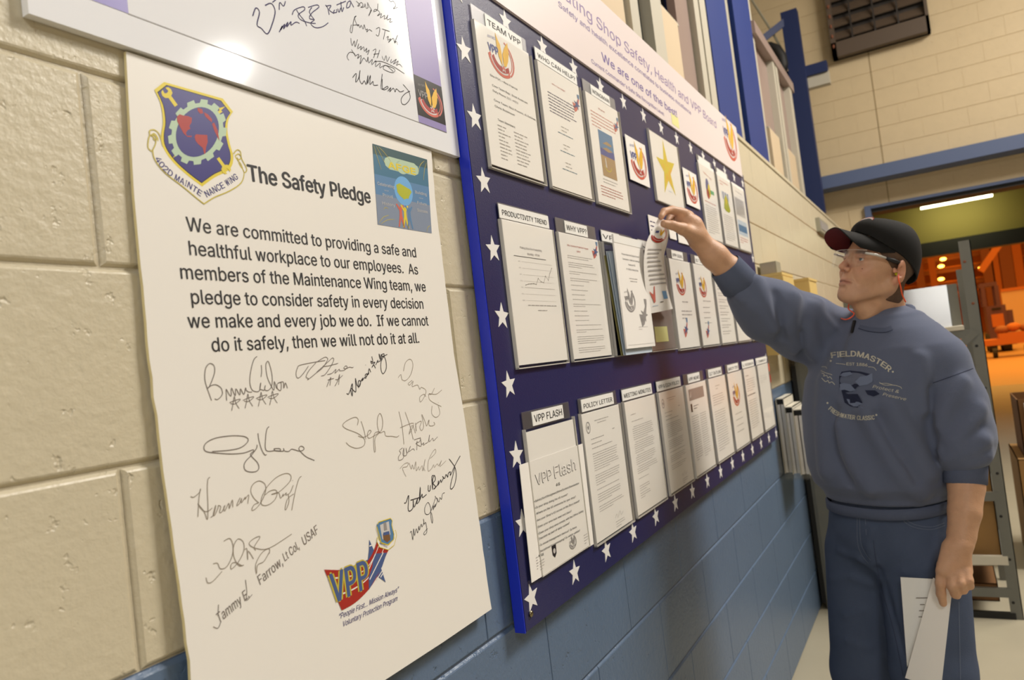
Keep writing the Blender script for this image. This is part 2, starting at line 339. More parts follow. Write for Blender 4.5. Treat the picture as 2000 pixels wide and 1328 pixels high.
for r in range(12):
    off = .444-BL*1.5 if r % 2 else .444-BL         # running bond, joints where the photo shows them
    for k in range(23):
        x = off-BL*.5+k*BL
        o = link('concrete_block', bm_b if r < 6 else bm_c, wl); o.location = (x, 0, (r+.5)*CH)
# far wall, at right angles
XF = 8.9
wf = thing('wall_far', 'far cream block wall above the wide doorway', 'wall'); del wf['category']; struct(wf)
ztop = onX(2000, 345, XF).z; y_op = onX(1697, 410, XF).y
fw = MB(); fw.box((XF+.005, y_op, 0), (XF+.3, 3, 6.3)); fw.box((XF+.005, -9, ztop), (XF+.3, y_op, 6.3)); fw.build('mortar_bed', 'far_mortar', wf)
fb = block_mesh(BL, CH, 'concrete_block', 'far_block', axis='x', dp=.0045, ch=.0035, chx=.0008)
fr = MB(); cnt = 0
zs = ztop
for r in range(18):
    for k in range(24):
        y = .38+BL*2-k*BL-(BL/2 if r % 2 else 0); z = zs+(r+.5)*CH
        if r < 16 and k < 9:
            o = link('concrete_block', fb, wf); o.location = (XF, y, z); cnt += 1
        else: fr.box((XF, y-BL/2+.003, z-CH/2+.003), (XF+.02, y+BL/2-.003, z+CH/2-.003))
for r in range(1, 14):
    for k in range(3):
        yc = .38-k*BL-(BL/2 if r % 2 else 0)
        y1 = yc+BL/2; y0 = max(yc-BL/2, y_op)
        if y1-y0 > .05: fr.box((XF, y0+.003, zs-r*CH+.003), (XF+.02, y1-.003, zs-(r-1)*CH-.003))
fr.build('concrete_block', 'far_block', wf, kind='stuff')
_jy = onX(1715, 240, XF).y; MB().box((XF-.003, _jy-.005, zs), (XF+.01, _jy+.005, 6.3)).build('control_joint', 'joint_dark', wf)
# long blue beam under the upper wall, and the blue jamb of the doorway
bz = onX(1605, 345, XF-.3).z; bz0 = onX(1605, 370, XF-.3).z
bb = thing('steel_beam', 'long slate-blue steel beam across the far block wall', 'beam', (XF-.1, -2, bz0))
b1 = MB(); b1.box((XF-.30, -9, bz0), (XF-.28, .35, bz)); b1.box((XF-.29, -9, bz-.012), (XF-.002, .35, bz)); b1.box((XF-.29, -9, bz0), (XF-.002, .35, bz0+.012)); b1.build('beam_web', 'beam_blue', bb)
j = MB(); j.box((XF-.05, y_op-.02, 0), (XF+.3, y_op+.04, ztop)); j.box((XF-.02, -9, ztop-.03), (XF+.3, y_op, ztop)); struct(j.build('trim_1', 'beam_blue'))
struct(MB().box((XF+.02, -9, ztop-.07), (XF+.32, y_op, ztop-.03)).build('trim_2', 'dark_trim'))
# passage behind the doorway, green wall with the fluorescent tube, then the hall
XG = 17.0
gz0 = onX(1790, 478, XG).z
struct(MB().box((XF+.3, -9, ztop+1.35), (XG+.4, 3, ztop+1.5)).build('ceiling_2', 'dark_trim'))
struct(MB().box((XG, -9, gz0), (XG+.3, 3, ztop+1.35)).build('wall_green', 'green_wall'))
struct(MB().box((XG-.06, -9, gz0-.28), (XG+.3, 3, gz0)).build('trim_3', 'dark_trim'))
struct(MB().box((XF+.3, 2.6, 0), (XG, 2.8, ztop+1.35)).build('wall_passage', 'paint_wall'))
t0 = onX(1797, 400, 16.3); t1 = onX(1938, 378, 16.3)
zt = (t0.z+t1.z)/2
tl = thing('tube_light', 'lit fluorescent tube fixture under the green wall beyond the doorway', 'lamp', (16.3, (t0.y+t1.y)/2, zt))
MB().tube([(16.3, t0.y, zt), (16.3, t1.y, zt)], .075, 12).build('lamp_tube', 'tube_light', tl)
MB().box((16.2, t1.y-.05, zt+.09), (16.4, t0.y+.05, zt+.2)).build('housing', 'dark_trim', tl)
for yy in (t0.y-.15, t1.y+.15): MB().box((16.29, yy-.01, zt+.2), (16.31, yy+.01, ztop+1.36)).build('hanger', 'dark_trim', tl)
l = area('tube_glow', (16.25, (t0.y+t1.y)/2, zt-.12), (16.9, (t0.y+t1.y)/2, zt-1.2), 1.2, 7, (1, .95, .55), .2)
# the big window strip above the block wall
YW = .18
def wx(u, v, y=YW): return onY(u, v, y).x
ww = struct(MB().box((-1, .50, 2.0), (5.58, .54, 6.3)).build('wall_upper', 'mauve_glass'))
cap_z = H+.985
def strip(name, x0, x1, y0, y1, z0, z1, m, parent=None, n=1): return MB().box((x0, y0, z0), (x1, y1, z1)).build(name, m, parent)
wn = thing('window_1', 'tall window strip with pale mullions above the block wall', 'window'); del wn['category']; struct(wn)
pt = H+1.56; ztw = onY(1505, 118, .18).z
MB().box((5.60, .16, ztw), (7.3, .26, ztw+.09)).build('transom', 'mauve_glass', wn); MB().box((5.85, .22, pt), (7.06, .26, ztw)).build('panel', 'mauve_glass', wn)
spans = [(1.0, 1.9, 3.0), (1.98, 2.78, 6.2), (3.25, 3.56, pt), (5.85, 6.25, pt), (6.52, 7.03, pt)]
for x0, x1, zt_ in spans: strip('panel', x0, x1, .19, .22, cap_z-.02, zt_, 'window_panel', wn)
for x0, x1 in [(2.80, 2.90), (3.08, 3.24), (3.86, 3.96), (3.99, 4.12), (6.28, 6.36), (6.40, 6.50), (7.06, 7.2), (1.9, 1.98)]:
    strip('mullion', x0, x1, .17, .24, cap_z-.02, 6.2 if x1 < 5.6 else ztw, 'mullion', wn)
strip('mullion', 2.90, 3.08, .22, .24, cap_z-.02, 6.2, 'dark_gap', wn); strip('mullion', 3.60, 3.84, .2, .24, cap_z-.02, 6.2, 'mauve_glass', wn)
strip('transom', 3.25, 3.6, .195, .225, pt, pt+.012, 'mullion', wn); strip('transom', 5.85, 7.05, .195, .225, pt, pt+.012, 'mullion', wn)
def column(x0, x1, y0, y1, z1, label, dark='column_blue'):
    """wide-flange column standing on the ledge"""
    c = thing('steel_column', label, 'column', ((x0+x1)/2, (y0+y1)/2, cap_z))
    t = .03
    MB().box((x0, y0, cap_z-.02), (x1, y0+t, z1)).build('flange', dark, c); MB().box((x0, y1-t, cap_z-.02), (x1, y1, z1)).build('flange', dark, c)
    MB().box((x0+.05, y0+t, cap_z-.02), (x0+.07, y1-t, z1)).build('web', 'column_blue', c); return c
column(4.15, 4.68, .17, .40, 6.2, 'nearer of the two broad royal-blue columns beside the window')
column(4.92, 5.52, .17, .40, 6.2, 'farther of the two broad royal-blue columns beside the window')
strip('mullion', 4.72, 4.86, .19, .3, cap_z-.02, 6.2, 'pale_grey_metal', wn); strip('mullion', 5.58, 5.70, .19, .24, cap_z-.02, 6.2, 'mullion', wn)
# far frame: post, arm, strut, cable and the bracket on the wall
XP = 8.3
pl = thing('corner_gantry', 'dark blue open frame with post and slanted strut in the far corner', 'frame', (XP, .1, cap_z))
p_top = onX(1541, 24, XP); p_bot = onX(1594, 400, XP)
MB().bar((XP, p_bot.y, p_bot.z-.1), (XP, p_top.y, p_top.z), .16, .12, up=(1, 0, 0)).build('post', 'column_dark', pl)
MB().bar((XP+.2, p_bot.y+.1, p_bot.z-.1), (XP+.2, p_bot.y+.1, p_top.z-1.2), .10, .10, up=(1, 0, 0)).build('post', 'column_dark', pl)
a0 = onX(1536, 40, XP); a1 = onX(1483, 82, XP-.2); MB().bar(a0, a1, .07, .07).build('strut', 'column_dark', pl)
a0 = onX(1532, 153, XP); a1 = onX(1614, 125, XP); MB().bar((XP+.1, a0.y, a1.z), (XP+.1, a1.y, a1.z), .12, .11).build('arm', 'column_dark', pl)
a0 = onX(1538, 165, XP); a1 = onX(1618, 145, XP); MB().bar((XP+.12, a0.y, a1.z), (XP+.12, a1.y, a1.z), .10, .13).build('bracket', 'mullion', pl)
cb = MB(); cb.tube([onX(1468, 0, XP), onX(1508, 62, XP), onX(1540, 122, XP)], .012, 6); cb.build('cable', 'grey_box', pl)
du = MB(); pts = [onX(u, v, XP-.05) for u, v in ((1487, 88), (1503, 90), (1517, 97), (1526, 112), (1529, 128), (1527, 145))]
du.tube(pts, [.03, .045, .055, .06, .06, .045], 10); du.build('rubber_hose', 'rubber_black', pl, smooth=True)
dv = MB(); dv.bar(onX(1500, 112, XP-.1), onX(1527, 160, XP-.1), .08, .05); dv.build('steel_plate', 'grey_box', pl)
# louvre
XL = XF-.06
lz0 = onX(1628, 118, XL).z; ly0 = onX(1628, 118, XL).y; ly1 = onX(1818, 62, XL).y
lv = thing('wall_vent', 'large dark brown louvred vent high on the far wall', 'vent', (XL, (ly0+ly1)/2, lz0))
MB().box((XL+.01, ly1, lz0), (XL+.05, ly0, lz0+1.5)).build('back_plate', 'louver_dark', lv)
f_ = MB(); f_.box((XL-.08, ly1, lz0), (XL+.05, ly0, lz0+.16)); f_.box((XL-.08, ly0-.05, lz0), (XL+.05, ly0, lz0+1.5)); f_.box((XL-.08, ly1, lz0), (XL+.05, ly1+.03, lz0+1.5)); f_.build('frame', 'louver', lv)
for k in range(9): MB().add([(XL-.05, ly1+.02, lz0+.2+k*.14), (XL-.05, ly0-.04, lz0+.2+k*.14), (XL+.0, ly0-.04, lz0+.29+k*.14), (XL+.0, ly1+.02, lz0+.29+k*.14), (XL-.04, ly1+.02, lz0+.19+k*.14), (XL-.04, ly0-.04, lz0+.19+k*.14), (XL+.01, ly0-.04, lz0+.28+k*.14), (XL+.01, ly1+.02, lz0+.28+k*.14)], [(0, 1, 2, 3), (7, 6, 5, 4), (0, 4, 5, 1), (2, 6, 7, 3), (0, 3, 7, 4), (1, 5, 6, 2)]).build('slat', 'louver', lv)
for k in range(3): yy = ly0-.22*(k+1); MB().box((XL-.07, yy-.008, lz0+.16), (XL-.05, yy+.008, lz0+1.5)).build('bar', 'louver_dark', lv)
for k in range(7): MB().ellipsoid((XL-.085, ly0-.025, lz0+.12+k*.11), (.008, .012, .022), n=8, k=5).build('rivet', 'rust', lv)
# small grey box on the block wall near the far end
pA = onY(1601, 428, -.02); pB = onY(1613, 460, -.02)
jb = thing('junction_box', 'small grey box fixed to the block wall beside the cap visor', 'box', (pA.x, 0, pB.z))
MB().box((pA.x-.12, -.03, pB.z), (pB.x+.15, 0, pA.z)).build('box_body', 'grey_box', jb); MB().box((pA.x-.09, -.034, pB.z+.02), (pB.x+.12, -.03, pA.z-.02)).build('cover', 'mid_grey', jb)
# ------------------------------------------------------------------ signature poster at the top
def ypos(z): return 0
YT = -.012
sp = thing('signature_poster', 'glossy white signature poster with purple side bands, at the top left', 'poster', (.9, YT, H+.37))
tl_ = onY(57, 33, YT); br_ = onY(898, 303, YT)
tx0, tx1, tz0 = tl_.x, br_.x, (tl_.z+br_.z)/2
MB().box((tx0, YT, tz0), (tx1, YT+.011, tz0+.62)).build('board_sheet', ['gloss_stock'], sp)
mp, px = flat(YT); P = Print(mp, px)
# printed frame line
l0 = px(158, 0); l1 = px(250, 30); l2 = px(450, 101); l3 = px(820, 238)
zf = (l1[1]+l2[1]+l3[1])/3
P.rect(l1[0], zf-.0006, px(872, 257)[0], zf+.0006, 'mid_grey')
xb = px(251, 30)[0]; P.rect(px(190, 6)[0]-.12, zf, xb, tz0+.6, 'purple'); 
xr0 = px(818, 237)[0]; xr1 = px(872, 257)[0]
for k in range(24):
    z0 = zf+k*.025
    mm = ['violet', 'violet', 'violet', 'violet', 'violet', 'violet', 'mauve', 'mauve', 'mauve', 'peach'][min(9, k//2)]
    if k == 0: mm = 'violet'
    P.rect(xr0, z0, xr1, z0+.025, mm)
za, zb = px(845, 190)[1], px(845, 240)[1]
P.rect(xr0, zf+.013, xr1, zf+.083, 'black', 2); eagle_logo(P, (xr0+xr1)/2, zf+.047, (xr1-xr0)*.9, l=3, dark=True)
P.build('printed_frame', sp)
P = Print(mp, px)
Z4 = (450, 0, 4.151)
def hw(P, z, strokes, w=.0011, m='darkpen'): P.hand(z[0], z[1], z[2], strokes, w*.85, m)
hw(P, Z4, [[(180, 130), (205, 65), (235, 100), (215, 200), (250, 230), (300, 275), (340, 190), (362, 90), (330, 28), (280, 45)]], .0017, 'navyink')
hw(P, Z4, [[(395, 260), (420, 210), (405, 245), (440, 195), (430, 235), (465, 180), (455, 220), (490, 175), (490, 205), (530, 180), (560, 190)],
           [(500, 120), (520, 80), (590, 55), (600, 80), (550, 120), (570, 160), (640, 185), (690, 190)], [(535, 80), (560, 120), (600, 170), (618, 212)],
           [(630, 60), (700, 40), (715, 60), (660, 105), (640, 150), (680, 160), (650, 190), (690, 225), (750, 215), (792, 185)], [(660, 60), (640, 100), (680, 160)]], .0014, 'navyink')
hw(P, Z4, [[(770, 40), (790, 70), (800, 120)], [(775, 50), (815, 45), (800, 80), (840, 110)], [(845, 80), (835, 100), (860, 100), (860, 75)], [(870, 70), (880, 100), (895, 65), (905, 95), (918, 60)], [(860, 40), (935, 10)], [(895, 15), (900, 80)], [(940, 60), (950, 20), (975, 10), (965, 55), (940, 65)], [(975, 15), (1000, 60)],
           [(395, 80), (400, 20), (430, 50), (445, 10)], [(340, 20), (370, -5)]], .0015, 'navyink')
hw(P, Z4, [[(1020, 10), (1050, 40), (1030, 50), (1060, 20), (1075, 45), (1055, 60), (1085, 55), (1090, 30), (1100, 65), (1115, 60), (1110, 20), (1130, 60), (1140, 75), (1120, 130), (1145, 80)],
           [(1195, 30), (1190, 80), (1160, 95), (1175, 75), (1210, 100), (1190, 130), (1225, 110), (1215, 145), (1250, 125), (1245, 155), (1265, 145), (1275, 120), (1270, 160), (1300, 150), (1290, 180), (1312, 175)],
           [(1280, -5), (1300, 15), (1320, 10), (1340, 45), (1320, 70), (1355, 60)],
           [(980, 200), (970, 250), (985, 260), (1000, 160), (1020, 130), (1005, 145), (1030, 210), (1040, 200), (1050, 225), (1060, 205), (1075, 235), (1085, 200), (1095, 240), (1110, 235), (1105, 260), (1125, 240), (1148, 255)], [(990, 205), (1040, 200)],
           [(1180, 235), (1210, 225), (1200, 290), (1180, 280)], [(1230, 235), (1290, 255)], [(1255, 245), (1240, 320)], [(1265, 305), (1280, 295), (1275, 325), (1300, 315), (1280, 345), (1320, 310), (1330, 340), (1355, 285), (1330, 350), (1345, 335), (1355, 365)],
           [(975, 310), (985, 370), (1005, 330), (1010, 380), (1030, 320)], [(1040, 355), (1030, 395), (1060, 375), (1055, 405), (1080, 380), (1085, 415), (1105, 390), (1100, 425), (1125, 405), (1110, 445)],
           [(1155, 410), (1180, 400), (1160, 470)], [(1210, 405), (1190, 470)], [(1160, 440), (1205, 435)], [(1230, 455), (1245, 490), (1262, 450), (1270, 500), (1290, 460)], [(1305, 480), (1300, 510), (1345, 480), (1320, 520), (1360, 495), (1345, 530), (1370, 520), (1392, 545)],
           [(960, 490), (945, 460), (965, 425), (1000, 430), (1010, 450), (980, 400)], [(1010, 455), (1040, 440), (1030, 475), (1060, 450), (1050, 520), (1080, 470), (1105, 500), (1115, 460), (1120, 510), (1150, 480), (1145, 525), (1180, 490), (1175, 540), (1215, 510), (1210, 550), (1255, 530), (1330, 560), (1315, 590), (1240, 560), (1260, 530), (1320, 580)],
           [(1165, 500), (1230, 500), (1320, 540), (1410, 598)]], .0010)
hw(P, Z4, [[(990, 630), (1020, 595), (1015, 665), (1040, 630), (1050, 570), (1045, 640), (1065, 680), (1085, 655), (1100, 685), (1115, 610), (1110, 680), (1135, 610), (1130, 685), (1155, 660), (1160, 690), (1195, 690)],
           [(1230, 600), (1222, 720), (1270, 700), (1275, 715), (1235, 725), (1230, 640)], [(1275, 740), (1300, 710), (1290, 745), (1320, 715), (1335, 745), (1345, 720), (1375, 745), (1405, 735)], [(1400, 685), (1430, 720), (1450, 750), (1455, 800), (1420, 845), (1390, 840), (1385, 800), (1415, 760), (1455, 740)]], .0013)
P.build('signature', sp)
# ------------------------------------------------------------------ the safety pledge poster
pz_top = tz0-.003; pz_bot = H-.43
def bow(z):
    t = max(0., min(1, (pz_top-z)/(pz_top-pz_bot))); return -.006-.016*t*t
def pledge_px(u, v):
    y = -.01
    for _ in range(4): p = onY(u, v, y); y = bow(p.z)
    return p.x, p.z
rt = [(842, 290), (851, 400), (866, 520), (885, 680), (905, 800), (928, 960), (960, 1190)]
lt = [(246, 97), (262, 380), (292, 700), (330, 1000), (366, 1260)]
rtp = [pledge_px(*p) for p in rt]; ltp = [pledge_px(*p) for p in lt]
def interp(tab, z):
    tab = sorted(tab, key=lambda p: p[1])
    return float(np.interp(z, [p[1] for p in tab], [p[0] for p in tab]))
pp = thing('pledge_poster', 'cream safety pledge poster with shield emblem, text and many signatures', 'poster', (.7, 0, pz_bot))
zb_r = rtp[-1][1]
nz = 40; vs = []; rng = random.Random(3)
for i in range(nz+1):
    z = pz_top+(zb_r-pz_top)*i/nz; xl = interp(ltp, z)+(rng.random()-.5)*.0022*(i > 12); xr = interp(rtp, z)+(rng.random()-.5)*.0012
    for t in (0, .25, .5, .75, 1): vs.append((xl+(xr-xl)*t, bow(z), z+(0 if i < nz else (rng.random()-.5)*.003)))
fr_ = [(i*5+j, i*5+j+1, (i+1)*5+j+1, (i+1)*5+j) for i in range(nz) for j in range(4)]
bk = [(x, y+.0045, z) for x, y, z in vs]; n_ = len(vs)
mb = MB(); mb.add(vs, fr_, 0); mb.add(bk, [tuple(reversed(f)) for f in fr_], 1)
loop = [j for j in range(5)]+[i*5+4 for i in range(1, nz+1)]+[nz*5+j for j in (3, 2, 1, 0)]+[i*5 for i in range(nz-1, 0, -1)]
mb.add(vs+bk, [(loop[k], loop[k]+n_, loop[(k+1) % len(loop)]+n_, loop[(k+1) % len(loop)]) for k in range(len(loop))], 1)
mb.build('board_sheet', ['poster_stock', 'foam'], pp)
pmp = lambda a, b, o: (a, bow(b)-o, b)
P = Print(pmp, pledge_px)
P.line_px('The Safety Pledge', (486, 353), (724, 397), .0295, 'ink', bold=.022)
Z8 = (330, 410, 3.846)
def q8(x, y): return (Z8[0]+x/Z8[2], Z8[1]+y/Z8[2])
LN = [('We are committed to providing a safe and', (135, 157), (1858, 357)), ('healthful workplace to our employees.  As', (155, 338), (1872, 485)), ('members of the Maintenance Wing team, we', (90, 517), (1930, 613)),
      ('pledge to consider safety in every decision', (170, 705), (1912, 742)), ('we make and every job we do.  If we cannot', (145, 886), (1950, 868)), ('do it safely, then we will not do it at all.', (325, 1065), (1880, 998))]
P.build('title_lettering', pp)
for t, a, b in LN: P = Print(pmp, pledge_px); P.line_px(t, q8(*a), q8(*b), .0232, 'ink', bold=.006); P.build('text_line', pp)
# shield emblem
P = Print(pmp, pledge_px); Z = (240, 120, 4.427)
def pp_(pts, m, l=1, sm=0):
    pts = smooth(pts+[pts[0]], sm)[:-1] if sm else pts
    P.polypx(*Z, pts, m, l)
sh = [(270, 245), (355, 178), (862, 322), (950, 435)]
right = smooth([(950, 435), (912, 500), (902, 600), (925, 720), (950, 810), (945, 890), (900, 950), (790, 1005), (683, 1082)]); left = smooth([(683, 1082), (560, 990), (430, 870), (345, 745), (330, 640), (345, 520), (325, 370), (270, 245)])
pp_(sh[:3]+right+left[:-1], 'yellow', 2)
cx_, cy_ = 625, 610
pp_([(cx_+(x-cx_)*.93, cy_+(y-cy_)*.94) for x, y in sh[:3]+right+left[:-1]], 'ink', 3)
pp_([(cx_+(x-cx_)*.915, cy_+(y-cy_)*.925) for x, y in sh[:3]+right+left[:-1]], 'shield_blue', 4)
ban = smooth([(255, 765), (275, 850), (360, 960), (520, 1085), (640, 1185), (700, 1232)])+smooth([(700, 1232), (790, 1175), (920, 1120), (1020, 1050), (1045, 960), (1010, 900), (960, 810)])
pp_(ban+[(940, 880), (683, 1070), (340, 740), (300, 660)], 'poster_stock', 1)
P.stroke([pledge_px(Z[0]+x/Z[2], Z[1]+y/Z[2]) for x, y in ban[:-3]], .0014, 'oldgold', 2, sm=False)
for st in ([(250, 780), (215, 740), (232, 640), (285, 690), (250, 780)], [(232, 640), (230, 600), (270, 592), (310, 625), (335, 690)], [(255, 640), (275, 640), (292, 670), (270, 680), (262, 660)], [(300, 690), (298, 660), (270, 625), (240, 640)],
           [(955, 800), (985, 765), (1015, 780), (1025, 840), (1070, 930), (1045, 960), (1020, 890), (985, 850)], [(985, 850), (970, 820), (1000, 800), (1022, 830), (1000, 850), (985, 830)]):
    P.stroke([pledge_px(Z[0]+x/Z[2], Z[1]+y/Z[2]) for x, y in st], .0013, 'oldgold', 2)
gx, gy = 640, 612; ga = math.radians(24)
def ell(rx, ry, t): x, y = rx*math.cos(t), ry*math.sin(t); return (gx+x*math.cos(ga)-y*math.sin(ga)*1.0, gy+x*math.sin(ga)+y*math.cos(ga))
gear = []
for k in range(13):
    t = 2*math.pi*k/13+.12
    for dt, r in ((-.155, 1.0), (-.12, 1.13), (.12, 1.13), (.155, 1.0)): gear.append(ell(218*r, 258*r, t+dt))
pp_(gear, 'mintgrey', 6); pp_([ell(178, 222, 2*math.pi*k/40) for k in range(40)], 'shield_blue', 7)
pp_([(462, 480), (485, 458), (520, 470), (560, 475), (592, 490), (588, 530), (570, 560), (578, 585), (555, 595), (540, 620), (548, 645), (590, 645), (590, 655), (555, 655), (520, 625), (490, 570), (465, 520)], 'red', 8)
pp_([(615, 650), (625, 632), (725, 638), (728, 700), (715, 740), (708, 800), (698, 800), (685, 750), (640, 710), (622, 685)], 'red', 8)
pp_([(640, 402), (680, 415), (690, 450), (665, 455), (642, 430)], 'red', 8); pp_([(695, 440), (730, 460), (765, 500), (765, 530), (735, 505), (705, 475)], 'red', 8); pp_([(765, 540), (785, 530), (815, 600), (830, 690), (815, 660), (785, 600)], 'red', 8)
def wrench(c, ang, L, s_):
    o = [(-.5, .95), (-.2, 1.1), (-.25, .6), (0, .5), (.25, .6), (.2, 1.1), (.5, .95), (.62, .55), (.5, .15), (.2, -.05), (.2, -1.3), (-.2, -1.3), (-.2, -.05), (-.5, .15), (-.62, .55)]
    ca, sa = math.cos(ang), math.sin(ang); return [(c[0]+s_*(x*ca-y*sa), c[1]-s_*(x*sa+y*ca)) for x, y in o]
pp_(wrench((400, 305), .62, 1, 76), 'yellow', 5); pp_(wrench((868, 905), .62+math.pi, 1, 66), 'yellow', 5)
pp_([(785, 480), (812, 455), (800, 440), (832, 425), (825, 405), (882, 390), (845, 425), (858, 435), (815, 468), (805, 492)], 'yellow', 5)
pp_([(488, 745), (512, 775), (495, 785), (500, 795), (470, 800), (425, 842), (450, 800), (445, 780), (465, 775)], 'yellow', 5)
# words round the scroll
def along(txt, pts, h, m, w=None):
    A = [pledge_px(Z[0]+x/Z[2], Z[1]+y/Z[2]) for x, y in smooth(pts, 8)]
    d = [0]
    for i in range(1, len(A)): d.append(d[-1]+math.hypot(A[i][0]-A[i-1][0], A[i][1]-A[i-1][1]))
    wid = [(.45 if c in ' I' else 1) for c in txt]; tot = sum(wid); s_ = d[-1]/tot; pos = 0
    for c, k in zip(txt, wid):
        if c != ' ':
            t = (pos+k*.5)*s_; a = np.interp(t, d, [p[0] for p in A]); b = np.interp(t, d, [p[1] for p in A]); a2 = np.interp(t+.002, d, [p[0] for p in A]); b2 = np.interp(t+.002, d, [p[1] for p in A])
            r = math.atan2(b2-b, a2-a); P.text(c, a, b, h, m, w=s_*k*(.8 if c != 'I' else .4), rot=r, bold=.012, layer=3, align='c')
        pos += k
along('402D MAINTE', [(270, 835), (330, 925), (440, 1020), (570, 1098), (672, 1172)], .0105, 'shield_blue'); along('NANCE WING', [(722, 1178), (800, 1135), (900, 1080), (1000, 1012)], .0105, 'shield_blue')
P.build('shield_emblem', pp)
# union picture card printed on the poster
P = Print(pmp, pledge_px); Z = (480, 260, 5.263)
ca_, cb_, cc_, cd_ = pledge_px(480+1300/5.263, 260+108/5.263), pledge_px(480+1862/5.263, 260+272/5.263), pledge_px(480+1910/5.263, 260+1030/5.263), pledge_px(480+1355/5.263, 260+940/5.263)
def bil(s_, t): return tuple((1-t)*((1-s_)*a+s_*b)+t*((1-s_)*d+s_*c) for a, b, c, d in zip(ca_, cb_, cc_, cd_))
cols = ['dark_teal', 'teal', 'teal', 'steel_teal', 'steel_teal', 'dusk', 'dusk', 'dusk']
for i, c in enumerate(cols): P.poly([bil(0, i/8), bil(1, i/8), bil(1, (i+1)/8), bil(0, (i+1)/8)], c, 1)
def card(pts, m, l=2): P.poly([bil(*p) for p in pts], m, l)
card(arc(.5, .2, .11, .09, 0, 360, 20)[:-1], 'mintgrey'); card([(.27, .105), (.73, .105), (.80, .14), (.82, .185), (.80, .235), (.73, .27), (.27, .27), (.2, .235), (.18, .185), (.2, .14)], 'mintgrey', 2)
card(arc(.5, .51, .17, .19, 0, 360, 28)[:-1], 'sky_blue'); card([(.37, .45), (.43, .42), (.62, .47), (.65, .5), (.6, .56), (.58, .6), (.54, .6), (.5, .62), (.42, .58), (.38, .54)], 'lime', 3)
for x, m in ((.42, 'orange_red'), (.5, 'yellow'), (.58, 'steel_teal')):
    card([(x-.02, .74), (x+.02, .74), (x+.025, .84), (x+.06, .985), (x+.035, .985), (x, .87), (x-.035, .985), (x-.055, .985), (x-.025, .84)], m, 3); card([(x-.08, .70), (x-.06, .69), (x-.01, .745), (x+.05, .69), (x+.065, .70), (x+.015, .78), (x-.02, .78)], m, 3); card(arc(x, .735, .016, .02, 0, 360, 8)[:-1], m, 3)
for x0, y0, x1, y1 in ((.02, .02, .12, .3), (.06, .02, .2, .22), (.1, .02, .3, .16), (.98, .05, .9, .3), (.94, .03, .8, .2), (.02, .98, .2, .86), (.05, .99, .3, .9), (.12, .8, .2, .78), (.98, .9, .9, .99)):
    P.stroke([bil(x0, y0), bil((x0+x1)/2-.01, (y0+y1)/2-.02), bil(x1, y1)], .0009, 'oldgold', 3, taper=True)
ux = pledge_px(600, 400); wcard = cb_[0]-ca_[0]; hcard = ca_[1]-cd_[1]
def ctext(t, s0, t0, h, w, m='pale_grey', bold=0.): a = bil(s0, t0); b = bil(s0+w, t0); P.text(t, a[0], a[1], h*hcard, m, w=w*wcard, rot=math.atan2(b[1]-a[1], b[0]-a[0]), bold=bold, layer=4)
ctext('AFGE', .25, .255, .115, .5, 'yellow', .05)
for t, s0, t0, w in (('Celebrating', .04, .505, .29), ('our', .15, .56, .08), ('Proud', .12, .635, .17), ('History', .10, .74, .22), ('Building', .72, .505, .22), ('our', .79, .56, .08), ('Future', .75, .64, .18), ('Success', .74, .74, .2)):
    ctext(t, s0, t0, .055 if t != 'our' else .02, w)
P.build('union_card', pp)
# ribbon logo
P = Print(pmp, pledge_px); Z = (600, 980, 4.741)
top = smooth([(155, 628), (300, 632), (420, 632), (520, 590), (600, 480), (640, 375)]); bot = smooth([(318, 1005), (440, 935), (560, 820), (640, 700), (700, 560), (750, 445)])
def sw(t0, t1, m, l): P.strip([pledge_px(600+((1-t0)*a[0]+t0*b[0])/4.741, 980+((1-t0)*a[1]+t0*b[1])/4.741) for a, b in zip(top, bot)], [pledge_px(600+((1-t1)*a[0]+t1*b[0])/4.741, 980+((1-t1)*a[1]+t1*b[1])/4.741) for a, b in zip(top, bot)], m, l)
st_ = [(572, 350), (612, 440), (630, 480), (735, 470), (680, 610), (725, 745), (650, 690), (565, 815), (560, 680), (470, 572), (560, 535), (570, 440)]
pp_(st_, 'slate_blue', 2)
sw(0, .20, 'red', 3); sw(.24, .62, 'red', 3); sw(.66, 1, 'red', 3); sw(.20, .24, 'poster_stock', 4); sw(.62, .66, 'poster_stock', 4)
pp_([(610, 500), (625, 480), (735, 470), (690, 600), (600, 760), (568, 815), (565, 700), (600, 600)], 'slate_blue', 4)
for a, b in (((628, 482), (560, 640)), ((700, 470), (575, 720)), ((500, 600), (520, 545)), ((640, 720), (690, 640)), ((675, 700), (705, 650)), ((572, 410), (600, 400))): P.stroke([pledge_px(600+p[0]/4.741, 980+p[1]/4.741) for p in (a, b)], .0016, 'poster_stock', 5, sm=False)
for off, m, b_, l in ((0, 'oldgold', .06, 6), (0, 'slate_blue', .02, 7)):
    a = pledge_px(600+255/4.741, 980+965/4.741); b = pledge_px(600+545/4.741, 980+830/4.741)
    P.text('VPP', a[0]-.003, a[1]+.004, .052, m, w=math.hypot(b[0]-a[0], b[1]-a[1])*1.16, rot=math.atan2(b[1]-a[1], b[0]-a[0]), bold=b_, layer=l)
pp_([(640, 215), (655, 190), (765, 155), (780, 175), (775, 215), (795, 300), (790, 350), (740, 395), (680, 375), (660, 300)], 'steel_teal', 7)
pp_([(668, 215), (750, 180), (765, 300), (735, 365), (690, 345)], 'pale_grey', 8); pp_([(695, 300), (755, 280), (765, 350), (735, 375), (700, 350)], 'cardboard_dark', 9); pp_([(700, 195), (725, 190), (735, 260), (705, 270)], 'mid_grey', 9); pp_([(698, 285), (752, 270), (756, 300), (700, 312)], 'slate_blue', 10)
